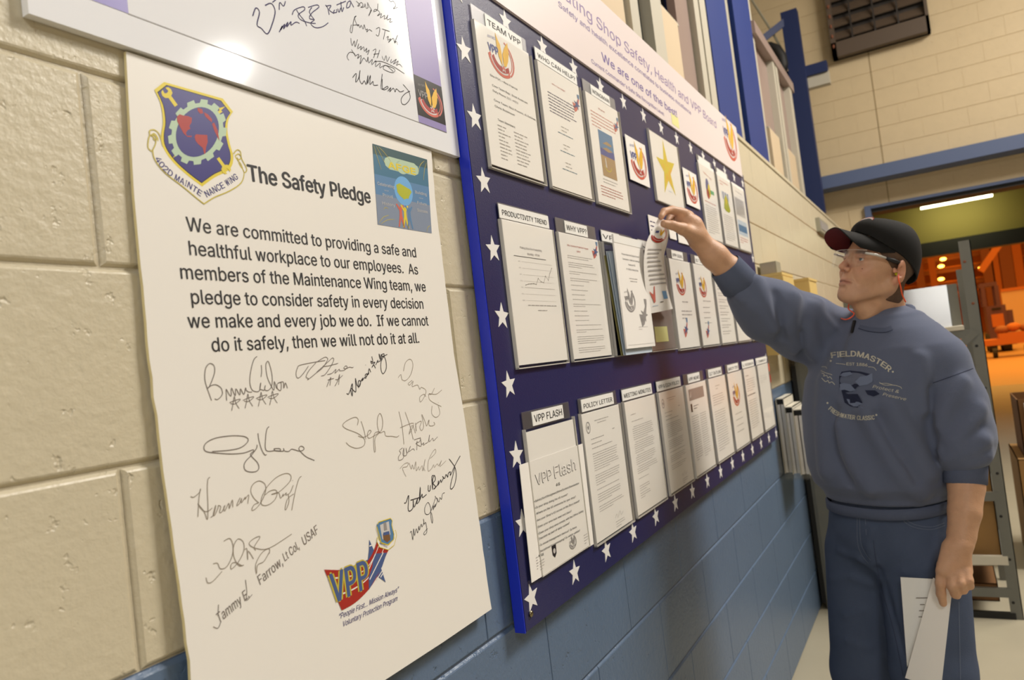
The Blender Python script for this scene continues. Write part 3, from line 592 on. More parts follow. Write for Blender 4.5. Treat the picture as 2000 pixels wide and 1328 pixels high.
P.stroke([pledge_px(600+x/4.741, 980+y/4.741) for x, y in [(645, 210), (655, 188), (765, 153), (782, 175), (776, 215), (798, 300), (792, 352), (740, 398), (678, 378), (658, 300), (638, 230)]], .0012, 'yellow', 11, sm=False)
sc = [(650, 320), (640, 365), (665, 420), (745, 445), (800, 400), (822, 310), (812, 262), (795, 275), (800, 340), (750, 400), (690, 390), (655, 350)]
pp_(sc, 'poster_stock', 7); P.stroke([pledge_px(600+x/4.741, 980+y/4.741) for x, y in sc+[sc[0]]], .0009, 'yellow', 8, sm=False)
P.line_px('WARNER ROBINS ALC', (600+662/4.741, 980+390/4.741), (600+735/4.741, 980+428/4.741), .004, 'shield_blue', layer=9)
P.line_px("“People First… Mission Always”", (600+290/4.741, 980+1090/4.741), (600+845/4.741, 980+830/4.741), .0095, 'shield_blue', shear=.35)
P.line_px('Voluntary Protection Program', (600+325/4.741, 980+1160/4.741), (600+832/4.741, 980+915/4.741), .0095, 'shield_blue', shear=.35)
P.build('ribbon_emblem', pp)
# signatures, traced stroke by stroke
P = Print(pmp, pledge_px)
Za = (380, 690, 8.333)
hw(P, Za, [[(275, 768), (200, 560), (165, 420), (170, 280), (205, 195), (260, 165), (315, 205), (325, 300), (290, 420), (235, 545), (205, 572), (270, 525), (345, 512), (425, 560), (452, 640), (430, 700), (370, 752), (325, 740)],
           [(510, 580), (520, 770)], [(515, 585), (590, 700), (598, 560), (660, 695), (670, 575), (735, 680), (745, 575), (800, 670), (828, 560), (840, 600), (880, 630), (935, 628)],
           [(1015, 50), (965, 100), (925, 230), (898, 400), (905, 520), (940, 600), (1020, 625), (1060, 590), (1075, 475), (1060, 580), (1090, 590), (1130, 600), (1150, 520), (1140, 590), (1190, 605), (1240, 560), (1262, 470), (1255, 330), (1215, 170), (1185, 130), (1158, 200), (1180, 380), (1235, 510), (1290, 600), (1295, 455), (1335, 575), (1340, 500), (1345, 570), (1400, 605), (1405, 480), (1350, 490), (1440, 465), (1450, 570), (1475, 480), (1510, 570)],
           [(1085, 190), (1090, 300), (1078, 385)]], .0011, 'greyink')
for cx0, cy0 in ((645, 800), (865, 760), (1080, 730), (1265, 710)):
    hw(P, Za, [[(cx0-45, cy0+135), (cx0-20, cy0+20), (cx0, cy0-100), (cx0+25, cy0+10), (cx0+80, cy0+100)], [(cx0-80, cy0+5), (cx0, cy0-30), (cx0+95, cy0-55), (cx0+60, cy0-10), (cx0, cy0+25), (cx0-60, cy0+15)]], .0009, 'greyink')
Zb = (380, 830, 8.333)
hw(P, Zb, [[(1015, 320), (1005, 380), (920, 495), (830, 590), (802, 670), (830, 740), (920, 765), (1010, 750), (1045, 690), (1020, 610), (930, 515), (910, 470), (960, 425), (940, 405), (800, 455), (600, 470), (400, 460), (190, 432), (150, 360), (200, 280), (350, 210), (600, 175), (800, 185), (872, 235), (830, 310), (730, 375), (560, 410), (280, 432)],
           [(1030, 135), (1045, 250), (1090, 400), (1140, 485), (1170, 480)], [(1210, 25), (1175, 70), (1155, 200), (1160, 410), (1300, 415), (1290, 385), (1385, 385), (1390, 420), (1300, 418), (1440, 425), (1445, 375), (1460, 420), (1530, 430), (1570, 395), (1620, 400), (1710, 425), (1775, 400), (1770, 360), (1725, 345), (1695, 385), (1730, 440), (1820, 520), (1950, 575)]], .0012, 'greyink')
Zc = (360, 920, 8.333)
hw(P, Zc, [[(100, 410), (150, 425), (245, 345), (262, 285), (240, 400), (225, 620), (218, 745)], [(415, 100), (380, 140), (372, 300), (380, 500), (382, 640), (372, 790), (320, 660), (215, 530), (300, 640), (380, 655), (450, 600)],
           [(425, 755), (480, 700), (510, 550), (470, 700), (490, 720), (545, 600), (550, 560), (590, 580), (570, 670), (610, 660), (660, 560), (640, 590), (655, 650), (720, 520), (730, 610), (780, 465), (785, 590)],
           [(905, 430), (850, 560), (900, 520), (930, 440), (925, 520), (990, 420), (985, 460), (1045, 385), (1030, 530)],
           [(1210, 515), (1130, 440), (1080, 330), (1110, 220), (1210, 160), (1300, 200), (1325, 290), (1290, 420), (1230, 530), (1150, 620), (1095, 635), (1130, 550), (1210, 515)],
           [(1310, 390), (1380, 330), (1470, 305), (1510, 350), (1480, 450), (1400, 530), (1310, 560), (1250, 530), (1260, 420), (1350, 250), (1500, 100), (1650, 38), (1730, 70), (1720, 160), (1620, 270), (1520, 350), (1415, 380), (1530, 350), (1565, 440), (1610, 370), (1600, 410), (1660, 350), (1650, 390), (1720, 350), (1770, 230)], [(1690, 380), (1700, 500), (1650, 630), (1640, 590), (1680, 450), (1780, 370)], [(1905, 85), (1860, 130), (1800, 350), (1745, 640)], [(1757, 150), (1765, 155)]], .0010, 'pencil')
Zd = (390, 1010, 5.772)
hw(P, Zd, [[(150, 525), (200, 520), (230, 580), (300, 560), (360, 450), (375, 330), (340, 240), (270, 270)], [(495, 540), (440, 545), (385, 450), (380, 330), (430, 245), (490, 280), (495, 380), (430, 510), (355, 585), (355, 530), (400, 510), (480, 550)], [(505, 370), (530, 355), (540, 480), (545, 380), (605, 470)],
           [(630, 375), (615, 330), (680, 220), (610, 240), (555, 300), (630, 350), (780, 350), (1035, 190)], [(785, 410), (780, 355), (700, 400), (630, 530), (640, 640), (650, 540), (720, 500), (780, 400)], [(250, 610), (150, 720), (90, 740), (70, 680)]], .0010, 'pencil')
for tx, a, b, h in (('Tammy E.', (215, 1200), (560, 900), .016), ('Farrow,', (680, 765), (940, 530), .016), ('Lt Col,', (960, 500), (1125, 350), .015), ('USAF', (1175, 320), (1340, 175), .016)):
    P.line_px(tx, (390+a[0]/5.772, 1010+a[1]/5.772), (390+b[0]/5.772, 1010+b[1]/5.772), h, 'greyink', bold=-.012, shear=.1)
hw(P, Zd, [[(210, 985), (205, 1115)], [(150, 1235), (205, 1250), (240, 1170)], [(515, 705), (530, 840), (525, 940), (590, 870)]], .0009, 'greyink')
Ze = (570, 680, 10)
hw(P, Ze, [[(320, 350), (240, 470), (150, 570), (95, 570), (80, 480), (110, 380), (150, 335), (400, 280), (650, 240)], [(470, 280), (330, 440), (275, 560), (320, 590), (310, 615), (480, 480), (600, 380), (690, 240), (690, 190), (630, 180), (500, 260)], [(480, 470), (700, 270), (790, 190), (815, 230), (760, 350), (650, 510), (570, 545)], [(600, 360), (740, 340), (900, 295)],
           [(690, 515), (780, 490), (860, 410), (840, 490), (920, 410), (930, 440), (960, 440), (1020, 430), (1080, 370), (1050, 345), (1010, 390), (1060, 400), (1120, 370), (1180, 380), (1200, 365)],
           [(680, 755), (720, 650), (760, 570), (740, 730)], [(700, 620), (820, 590)], [(840, 740), (900, 620), (930, 510), (910, 715)], [(850, 610), (900, 610), (990, 530)]], .0010, 'greyink')
hw(P, Ze, [[(1070, 880), (1100, 900), (1140, 820), (1180, 690), (1178, 940), (1150, 780), (1235, 855), (1250, 800), (1240, 585), (1270, 720), (1320, 745), (1340, 650), (1300, 640), (1300, 770), (1350, 640), (1385, 580), (1370, 640), (1420, 570), (1440, 590), (1470, 500), (1430, 520), (1450, 560), (1500, 470), (1490, 520), (1505, 400), (1540, 470)], [(1435, 325), (1440, 332)],
           [(1560, 160), (1580, 270), (1540, 250), (1560, 300), (1620, 270), (1560, 375), (1600, 330), (1630, 390)], [(1635, 330), (1680, 230), (1670, 270), (1700, 260), (1740, 220), (1700, 110), (1720, 210), (1750, 200), (1740, 120), (1780, 180), (1800, 110), (1750, 130), (1780, 160), (1860, 120)], [(1790, 160), (1740, 270), (1740, 420), (1780, 500), (1840, 400), (1835, 250), (1800, 160)]], .0013, 'darkpen')
Zf = (660, 690, 6.638)
hw(P, Zf, [[(780, 315), (815, 275), (830, 340), (880, 350), (940, 280), (970, 170), (955, 90), (915, 80), (870, 130), (850, 230)], [(960, 350), (910, 390), (930, 410), (975, 360), (960, 430), (1030, 410), (1060, 465), (1080, 440), (1140, 480), (1120, 560), (1070, 630), (1060, 570), (1110, 530), (1140, 560)], [(1250, 450), (1210, 530), (1180, 520), (1270, 530), (1345, 475)], [(1175, 525), (1195, 610), (1340, 690)], [(1220, 680), (1215, 780), (1270, 830), (1320, 780), (1300, 680)], [(1298, 638), (1302, 644)], [(1140, 595), (1142, 600)]], .0009, 'pencil')
hw(P, Zf, [[(250, 930), (262, 860), (220, 828), (120, 870), (60, 930), (110, 980), (260, 1040), (345, 1120), (330, 1200), (240, 1230), (150, 1200), (105, 1155)], [(300, 880), (340, 1010), (360, 1115)], [(260, 1070), (320, 1090), (390, 1060), (430, 1010), (400, 1000), (380, 1060), (400, 1100), (450, 1080), (540, 1020), (480, 1030), (460, 1120), (470, 1270), (485, 1250), (480, 1100), (560, 1000), (580, 900), (565, 810), (540, 780), (515, 830), (510, 930), (540, 1030), (600, 1010), (620, 1070), (700, 1075), (760, 1085), (790, 1065)],
           [(790, 755), (830, 940), (855, 1180)], [(870, 760), (930, 930), (975, 1115)], [(805, 965), (980, 905), (920, 1050), (960, 930), (1005, 1035)], [(1005, 900), (1015, 1010), (1010, 920), (1080, 880), (1060, 960), (1085, 1000), (1110, 940), (1085, 790), (1130, 890), (1150, 940), (1180, 860), (1180, 930), (1220, 940), (1255, 920), (1240, 890)]], .0010, 'pencil')
Zg = (760, 840, 5.773)
def g7(x, y): return (760+x/5.773, 840+y/5.773)
hw(P, Zg, [[(170, 820), (190, 815), (220, 735), (215, 905), (265, 880), (270, 780), (280, 870), (320, 770), (310, 830), (345, 780), (350, 640), (340, 790), (370, 720), (375, 760), (420, 725)], [(240, 790), (340, 760)], [(440, 620), (440, 680), (460, 680), (465, 620)],
           [(500, 510), (480, 530), (490, 670), (490, 560), (510, 510), (520, 560), (495, 600), (525, 640), (500, 665), (550, 610), (555, 570), (550, 620), (580, 560), (585, 590), (610, 540), (600, 520), (625, 545), (640, 500), (660, 530), (665, 490), (690, 470), (690, 510), (740, 400), (800, 290)], [(675, 325), (710, 370), (745, 430), (755, 520), (735, 620), (700, 665), (690, 630), (720, 500), (740, 420)]], .0016, 'darkpen')
hw(P, Zg, [[(515, 745), (520, 770), (460, 930), (410, 945), (400, 880), (435, 815), (465, 870), (470, 980), (485, 1050), (490, 1000), (475, 930)], [(475, 900), (500, 850), (495, 900), (520, 830), (515, 870), (545, 790), (530, 760), (560, 810), (570, 760), (590, 780), (600, 720), (625, 705)],
           [(235, 1160), (250, 1140), (265, 1240), (275, 1110), (285, 1190), (305, 1110), (320, 1160), (335, 1080), (340, 1130), (360, 1060), (370, 1090), (390, 1040), (385, 1000), (395, 1060), (410, 1040), (425, 1140), (400, 1180), (390, 1160), (430, 1110)]], .0010, 'darkpen')
hw(P, Zg, [[(150, 200), (115, 230), (130, 260), (105, 300), (110, 340), (160, 310), (165, 200), (155, 280), (195, 280), (190, 200), (205, 260), (240, 180), (220, 240), (270, 210), (285, 230)], [(280, 110), (350, 90), (340, 130), (300, 150), (360, 180), (350, 80), (365, 160), (390, 140), (385, 170), (410, 150), (440, 130), (455, 50), (450, 130), (490, 90), (500, 120), (545, 75)], [(315, 120), (310, 225)]], .0010, 'greyink')
hw(P, Zg, [[(120, 435), (170, 380), (215, 370), (200, 410), (150, 430), (190, 525)], [(225, 370), (250, 440), (260, 390), (280, 440), (300, 350), (305, 460), (330, 410), (340, 450), (370, 400), (380, 460), (405, 330), (390, 420), (405, 460)], [(460, 320), (520, 260), (520, 215), (480, 260), (440, 360), (440, 460), (480, 430), (500, 390), (510, 420), (540, 380), (560, 400), (590, 340), (570, 410), (640, 345)]], .0008, 'pencil')
P.build('signature', pp)
# ------------------------------------------------------------------ the navy display board
YB = -.03
bx0, bx1, bz0_, bz1_ = 1.132, 3.525, H-.468, H+.752
db = thing('display_board', 'large navy display board edged with white stars', 'notice board', (bx0, YB, bz0_))
MB().box((bx0, YB, bz0_), (bx1, YB+.018, bz1_)).build('board_panel', 'navy', db)
MB().box((bx0-.003, YB+.001, bz0_-.002), (bx0, -.008, bz1_)).build('side_edge', 'bright_blue', db)
MB().box((bx0, YB+.018, bz0_+.01), (bx1, -.008, bz1_)).build('backing_frame', 'navy', db)
def star(x, z, r=.0275, rot=0):
    MB().prism(star_pts(x, z, r, .42, rot), YB-.0008, YB).build('star', 'star_white', db)
rnd = random.Random(9)
for k in range(14): star(1.333+k*.1655-(k > 11)*.0, H+.708, .0255, (rnd.random()-.5)*.25)
for k in range(14): star(1.344+k*.1655, H-.427-.0011*k, .0255, (rnd.random()-.5)*.3)
for x, z in ((1.149, .705), (1.151, .590), (1.160, .466), (1.165, .347), (1.170, .220), (1.173, .095), (1.168, -.032), (1.165, -.161), (1.158, -.284), (1.158, -.418)): star(x+.004, H+z, .0262, (rnd.random()-.5)*.25)
for z in (.36, .24, .12, -.01, -.10, -.22, -.33): star(3.492, H+z, .024, (rnd.random()-.5)*.3)
MB().ellipsoid((1.152, YB-.002, H-.443), (.006, .003, .006), n=12, k=6).build('screw_head', 'screw', db, smooth=True)
# title banner
hb = thing('title_banner', 'pale pink title banner with purple lettering above the navy board', 'banner', (bx0, YB, H+.735))
MB().box((bx0, YB-.006, H+.735), (3.475, YB+.002, H+.965)).build('banner_sheet', 'banner_stock', hb)
YN = YB-.006; mp, px = flat(YN); P = Print(mp, px)
a = px(1107, 2); b = px(1398, 238)
P.text('Plating Shop Safety, Health and VPP Board', px(1398, 240)[0], H+.872, .046, 'lav_ink', w=px(1398, 240)[0]-1.585, align='r', shear=.12)
P.build('text_line', hb); P = Print(mp, px); P.text('Safety and health excellence correlates to business excellence', px(1350, 226)[0], H+.838, .021, 'lav_dark', w=px(1350, 226)[0]-px(1092, 20)[0], align='r')
P.build('text_line', hb); P = Print(mp, px); P.text('We are one of the best!', px(1322, 226)[0]+.0, H+.782, .034, 'lav_dark', w=px(1325, 226)[0]-px(1182, 125)[0], align='r', bold=.015)
P.build('text_line', hb); P = Print(mp, px); P.text("Current Commander's Safe Site Recognition Level:", px(1298, 232)[0], H+.752, .0165, 'lav_dark', w=px(1298, 232)[0]-px(1157, 135)[0], align='r')
P.build('text_line', hb); P = Print(mp, px); P.rect(px(1312, 236)[0], H+.745, px(1326, 244)[0], H+.785, 'sticky')
P.build('level_sticker', hb); P = Print(mp, px); eagle_logo(P, 3.31, H+.872, .24); P.build('emblem', hb)
# holders and pages
def holder(x0, zb, w=.226, h=.285, head=None, y0=YB, label='', htxt_h=.0145, strip=(.10, .86), full=False, group='clear document holders on the navy board'):
    t = thing('document_holder', label, 'document holder', (x0, y0, zb), group)
    zt = zb+h
    if head is not None:
        s0, s1 = (0, 1) if full else strip
        MB().box((x0-.002, y0-.0035, zt-.004), (x0+w-.012, y0-.002, zt+.029)).build('label_tab', 'tab_acrylic', t)
        la = x0-.002+(w-.01)*s0; lb = x0-.002+(w-.01)*s1
        ls = MB().box((la, y0-.0050, zt-.001), (lb, y0-.0036, zt+.026)).build('label_strip', 'header_card', t)
        mp_, px_ = flat(y0-.0050); P_ = Print(mp_, px_)
        if head: P_.text(head, (la+lb)/2, zt+.0055, htxt_h, 'ink', w=(lb-la)*.90, align='c', bold=.006)
        if head: P_.build('printed_title', ls)
    MB().box((x0-.002, y0-.0018, zb-.002), (x0+w, y0-.0003, zt)).build('back_sheet', 'clear_acrylic', t)
    MB().box((x0-.002, y0-.0078, zb-.002), (x0+w, y0-.0068, zt-.006)).build('front_sheet', 'clear_acrylic', t)
    e = MB(); e.box((x0-.003, y0-.0078, zb-.003), (x0-.002, y0-.0003, zt-.003)); e.box((x0+w, y0-.0078, zb-.003), (x0+w+.001, y0-.0003, zt-.003)); e.box((x0-.003, y0-.0078, zb-.004), (x0+w+.001, y0-.0003, zb-.002))
    e.build('folded_edge', 'acrylic_edge', t); return t
def page(x0, zb, w, h, label, draw, y=YB-.0058, m='paper', cat='document', group='printed pages in the clear holders', thick=.0015):
    t = thing('document_page', label, cat, (x0, y, zb), group)
    MB().box((x0, y, zb), (x0+w, y+thick, zb+h)).build('sheet', m, t)
    mp_, px_ = flat(y); P_ = Print(mp_, px_); P_.o = (x0, zb); P_.w = w; P_.h = h; draw(P_, x0, zb+h, w, h)
    if P_.f: P_.build('printed_matter', t)
    return t
g = random.Random(5)
XS = [1.195, 1.449, 1.703, 1.960, 2.212, 2.468, 2.728, 2.982, 3.240]
PW, PH = .2159, .2794
TX = H+.379; MX = H-.002; BX = H-.400
# --- top row
def d_team(P, x, t, w, h):
    eagle_logo(P, x+.09, t-.048, .105)
    for i, (s, m_) in enumerate((('Site POC – Rick Francis', .5), ('Core Team Rep:  Scott Anderson', .66), ('Duty Phone 222-4022', .46), ('Core Team: Rick Francis, Al DeGree,', .8), ('Chris Robinson', .36))):
        P.text(s, x+.040 if i else x+.036, t-(.100, .119, .130, .148, .160)[i], .0058, 'ink', w=w*m_, bold=-.01)
    P.text('Team Members:', x+.045, t-.186, .0062, 'ink', w=.070)
    for c in (0, 1):
        for k in range(10): P.greek(x+.042+c*.064, x+.090+c*.078, t-.196-k*.0072, 1, .01, .0036, 'greyink', rag=.5, rnd=g)
def d_who(P, x, t, w, h):
    P.text('Who Can Help?', x+w/2-.01, t-.037, .0052, 'red', w=.07, align='c'); ribbon_logo(P, x+.188, t-.055, .030)
    P.greek(x+.035, x+.180, t-.062, 7, .0072, .0034, 'navyink', rnd=g)
    for k in range(3):
        P.greek(x+.085, x+.130, t-.130-k*.042, 2, .0085, .0034, 'greyink', rnd=g, rag=.3); P.greek(x+.065, x+.150, t-.147-k*.042, 1, .008, .0034, 'teal', rnd=g)
def d_wing(P, x, t, w, h):
    P.text('Wingman', x+w/2-.01, t-.028, .006, 'red', w=.045, align='c'); ribbon_logo(P, x+.19, t-.05, .028)
    P.greek(x+.022, x+.185, t-.045, 5, .0088, .0036, 'softred', rnd=g)
    P.rect(x+.055, t-.150, x+.150, t-.085, 'steel_teal'); P.rect(x+.055, t-.150, x+.15, t-.132, 'logo_blue', 2)
    P.poly([(x+.075, t-.118), (x+.105, t-.108), (x+.135, t-.112), (x+.138, t-.117), (x+.105, t-.118)], 'sand', 3); P.poly([(x+.07, t-.132), (x+.1, t-.125), (x+.14, t-.13), (x+.11, t-.136)], 'sand', 3)
    P.rect(x+.055, t-.205, x+.150, t-.150, 'sand'); P.stroke(arc(x+.095, t-.175, .022, .014, 180, 360, 8), .003, 'oldgold', 3, sm=False); P.poly([(x+.08, t-.155), (x+.085, t-.155), (x+.088, t-.18), (x+.08, t-.18)], 'pale_grey', 3)
    P.greek(x+.05, x+.16, t-.215, 2, .008, .0036, 'greyink', rnd=g); P.greek(x+.028, x+.185, t-.236, 4, .0075, .0036, 'red', rnd=g)
def d_logo(P, x, t, w, h): eagle_logo(P, x+w/2+.004, t-h*.5, w*.82)
def d_star(P, x, t, w, h):
    P.poly(star_pts(x+w*.48, t-h*.47, .098, .36, -.06), 'yellow', 1); P.poly(star_pts(x+w*.5, t-h*.5, .055, .4, .03), 'gold', 2); P.poly(star_pts(x+w*.47, t-h*.46, .038, .4, .2), 'yellow', 3)
    P.rect(x+w*.44, t-h*.80, x+w*.56, t-h*.79, 'pale_blue', 2)
def d_people(P, x, t, w, h):
    P.text('Safety Talk', x+w*.5, t-.045, .009, 'softred', w=.11, align='c', rot=-.12)
    P.poly(arc(x+w*.42, t-.09, .025, .035, 0, 360, 14)[:-1], 'logo_blue'); P.poly(arc(x+w*.5, t-.10, .018, .026, 0, 360, 12)[:-1], 'yellow', 2); P.rect(x+w*.55, t-.11, x+w*.8, t-.095, 'green', 2); P.poly(arc(x+w*.4, t-.115, .02, .02, 0, 360, 12)[:-1], 'red', 2)
    P.greek(x+.03, x+w-.03, t-.150, 1, .01, .005, 'softred', rnd=g); P.greek(x+.03, x+w-.03, t-.165, 13, .0085, .004, 'softink', rnd=g)
def d_sun(P, x, t, w, h):
    P.greek(x+.04, x+w-.04, t-.03, 2, .012, .006, 'softred', rnd=g)
    for k in range(7): P.poly([(x+w*.2+k*.018, t-.07), (x+w*.2+k*.018+.014, t-.07), (x+w*.2+k*.018+.010, t-.105), (x+w*.2+k*.018+.002, t-.10)], 'logo_blue' if k % 2 else 'pale_blue')
    P.poly([(x+w*.25, t-.14), (x+w*.35, t-.10), (x+w*.5, t-.075), (x+w*.62, t-.10), (x+w*.72, t-.14), (x+w*.6, t-.15), (x+w*.4, t-.15)], 'lime', 2); P.poly(star_pts(x+w*.48, t-.105, .022, .5), 'yellow', 3)
    P.greek(x+.03, x+w-.03, t-.168, 13, .0085, .004, 'softink', rnd=g)
def d_blue(P, x, t, w, h):
    P.text('Air Force Safety Center', x+w*.5, t-.035, .007, 'navyink', w=.12, align='c'); P.rect(x+.02, t-.14, x+w-.03, t-.06, 'pale_grey'); P.greek(x+.03, x+w-.04, t-.07, 8, .009, .0045, 'mid_grey', rnd=g)
    P.rect(x+.02, t-.225, x+w-.03, t-.16, 'pale_blue'); P.rect(x+.03, t-.21, x+w-.04, t-.18, 'steel_teal', 2); P.greek(x+.03, x+w-.04, t-.24, 3, .01, .005, 'softred', rnd=g)
holder(XS[0], TX, head='TEAM VPP', label='clear holder titled TEAM VPP, first in the top row', htxt_h=.0165, strip=(.22, .90)); page(XS[0], TX+.004, PW, PH, 'team roster page with a colour emblem in the TEAM VPP holder', d_team)
holder(XS[1], TX, head='WHO CAN HELP?', label='clear holder titled WHO CAN HELP?', full=True); page(XS[1], TX+.002, PW, PH, 'help page with red heading under WHO CAN HELP?', d_who)
holder(XS[2], TX, head='WINGMAN', label='clear holder titled WINGMAN', strip=(.22, .80)); page(XS[2], TX+.002, PW, PH, 'page with a sky and desert photo under the WINGMAN title', d_wing)
page(1.958, H+.478, .163, .128, 'small card with colour eagle emblem left of the gold star sheet', d_logo, cat='card', group='emblem cards on the navy board', y=YB-.006)
holder(2.176, H+.452, w=.290, h=.222, label='wide clear holder with the gold star sheet'); page(2.178, H+.452, .279, .2159, 'landscape sheet with a big yellow star', d_star)
page(2.497, H+.480, .165, .128, 'small card with colour eagle emblem right of the gold star sheet', d_logo, cat='card', group='emblem cards on the navy board', y=YB-.006)
for i, (x, dr, hl, pl_) in enumerate(((2.712, d_people, 'clear holder third from the right end of the top row', 'page with red title and small coloured drawing, third from right in the top row'), (2.975, d_sun, 'clear holder second from the right end of the top row', 'page with blue and lime picture, second from right in the top row'), (3.228, d_blue, 'clear holder at the right end of the top row', 'page with grey and blue panels at the right end of the top row'))):
    holder(x, H+.383, head='' if i < 2 else None, label=hl); page(x, H+.385, PW+.01, PH+.01, pl_, dr)
# small cards half hidden behind the raised hand
def d_tiny(P, x, t, w, h): P.greek(x+.01, x+w*.6, t-.02, 5, .013, .006, 'navyink', rnd=g)
for x, z, w, h, lb in ((2.075, .315, .10, .078, 'small white card just left of the raised hand'), (2.262, .340, .068, .07, 'small white card under the raised wrist, nearer one'), (2.350, .335, .13, .07, 'small white card under the raised wrist, farther one')):
    page(x, H+z, w, h, lb, d_tiny if x < 2.1 else (lambda P, x, t, w, h: None), cat='card', group='small cards under the raised hand', y=YB-.004)
# --- middle row
def d_prod(P, x, t, w, h):
    P.text('Plating Shop Fire Productivity', x+.105, t-.052, .0062, 'softink', w=.092, align='c', bold=.01); P.text('Monthly - FY08', x+.112, t-.063, .0062, 'softink', w=.052, align='c', bold=.01)
    P.rect(x+.030, t-.0685, x+.165, t-.0675, 'ink')
    gx0, gx1, gz0, gz1 = x+.058, x+.190, t-.155, t-.078
    for k in range(7):
        z = gz0+(gz1-gz0)*k/6; P.rect(gx0, z, gx1, z+.0004, 'pale_grey' if k != 2 else 'greyink'); P.text(('80%', '90%', '100%', '110%', '120%', '130%', '140%')[k], gx0-.005, z-.001, .0036, 'softink', w=.009, align='r')
    ys = [.40, .43, .44, .45, .44, .60, .52, .50, .68, .58, .78, .92]
    pts = [(gx0+.006+k*.0112, gz0+(gz1-gz0)*v) for k, v in enumerate(ys)]
    P.stroke(pts, .0007, 'greyink', 2, sm=False)
    for p in pts: P.rect(p[0]-.0009, p[1]-.0009, p[0]+.0009, p[1]+.0009, 'red' if False else 'greyink', 2)
    P.greek(gx0+.006, gx1-.002, gz0-.010, 1, .01, .0034, 'softink', rnd=g, rag=0); P.greek(gx0+.045, gx0+.085, gz0-.020, 1, .01, .0032, 'softink', rnd=g)
def d_why(P, x, t, w, h):
    P.text('Why Voluntary Protection Program', x+.095, t-.028, .0056, 'red', w=.115, align='c'); P.text('(VPP)?', x+.095, t-.039, .0056, 'red', w=.02, align='c'); ribbon_logo(P, x+.19, t-.032, .026)
    z = t-.050
    for n in (2, 3, 2, 2, 1, 1, 1, 1, 2, 1, 1, 1, 1, 2, 4, 3, 1, 2, 2, 1):
        if z < t-.262: break
        P.greek(x+.032, x+(.185 if n > 1 else .10+.08*g.random()), z, n, .0048, .0021, 'greyink', rnd=g); z -= .0048*n+.0058
def d_stack(P, x, t, w, h):
    for i, (s, ww) in enumerate((('Process Hazards at Captains Council', .125), ('Commander’s Safe Site Challenge', .120), ('Assessment III', .05), ('FY 2008, Plating Shop', .085), ('', 0), ('', 0))):
        if s: P.text(s, x+.105, t-.048-i*.0125, .0060, 'ink', w=ww, align='c', bold=-.01)
    P.greek(x+.075, x+.135, t-.108, 1, .01, .0042, 'greyink', rnd=g, rag=0); P.greek(x+.08, x+.13, t-.115, 1, .01, .0042, 'greyink', rnd=g, rag=0)
    eagle_logo(P, x+.060, t-.165, .075, grey=True); ribbon_logo(P, x+.145, t-.205, .045, grey=True); P.greek(x+.10, x+.17, t-.232, 2, .006, .003, 'pale_grey', rnd=g); P.rect(x+.01, t-.276, x+.2, t-.2755, 'mid_grey')
holder(1.207, MX, head='PRODUCTIVITY TREND', label='clear holder titled PRODUCTIVITY TREND', full=True, w=.216); page(1.209, MX+.003, .212, .279, 'page with a rising line chart under PRODUCTIVITY TREND', d_prod)
holder(1.450, MX, head='WHY VPP?', label='clear holder titled WHY VPP?', strip=(.20, .76), htxt_h=.017); page(1.450, MX+.002, PW, PH, 'densely typed page with red heading under WHY VPP?', d_why)
holder(1.700, MX, head='VPP', label='crammed clear holder behind the thick white packet', strip=(0, .55), htxt_h=.0155, w=.226)
# thick packet of papers bulging out of its holder
for k, (dx, dz, m_, lb) in enumerate(((-.008, -.004, 'olive_edge', 'yellow-edged sheet at the back of the thick packet'), (-.005, .006, 'pale_blue', 'pale blue sheet behind the front of the thick packet'), (-.002, .001, 'pale_blue', 'second pale blue sheet inside the thick packet'))):
    yy = YB-.012-.005*k; t = thing('loose_sheet', lb, 'paper', (1.70, yy, MX), 'sheets bulging from the thick packet')
    MB().add([(1.700+dx, yy+.004, MX+.25+dz), (1.715+dx, yy-.002, MX-.003), (1.905, yy-.002, MX-.003), (1.905, yy, MX+.27+dz), (1.700+dx, yy+.005, MX+.25+dz), (1.715+dx, yy-.001, MX-.003), (1.905, yy-.001, MX-.003), (1.905, yy+.001, MX+.27+dz)], [(0, 1, 2, 3), (7, 6, 5, 4), (0, 4, 5, 1), (1, 5, 6, 2), (2, 6, 7, 3), (3, 7, 4, 0)]).build('sheet', m_, t)
page(1.704, MX+.012, .209, .284, 'thick white packet with grey emblems, bulging from the middle row', d_stack, y=YB-.032, thick=.004)
t = thing('loose_sheet', 'white cover strip along the top of the thick packet', 'paper', (1.704, YB-.0325, MX+.275), 'sheets bulging from the thick packet'); MB().box((1.704, YB-.0328, MX+.276), (1.913, YB-.0322, MX+.2965)).build('sheet', 'header_card', t)
eh = holder(1.958, MX, head='V', label='empty clear holder behind the lifted sheet', strip=(0, .5), w=.226); MB().box((1.958, YB-.0035, MX), (2.182, YB-.0022, MX+.275)).build('reflection_sheet', 'grey_reflection', eh)  # opaque grey sheet: reflection on the clear acrylic put in as colour
t = thing('sticky_note', 'pale yellow sticky note in the empty holder', 'note', (2.02, YB-.004, MX+.02)); MB().box((2.005, YB-.0050, MX+.022), (2.115, YB-.0037, MX+.066)).build('sheet', 'sticky', t)
def d_goal(P, x, t, w, h):
    eagle_logo(P, x+.095, t-.075, .10); P.greek(x+.085, x+.15, t-.135, 1, .01, .006, 'softink', rnd=g); P.greek(x+.065, x+.175, t-.165, 3, .0115, .007, 'softink', rnd=g, rag=0); ribbon_logo(P, x+.085, t-.225, .038)
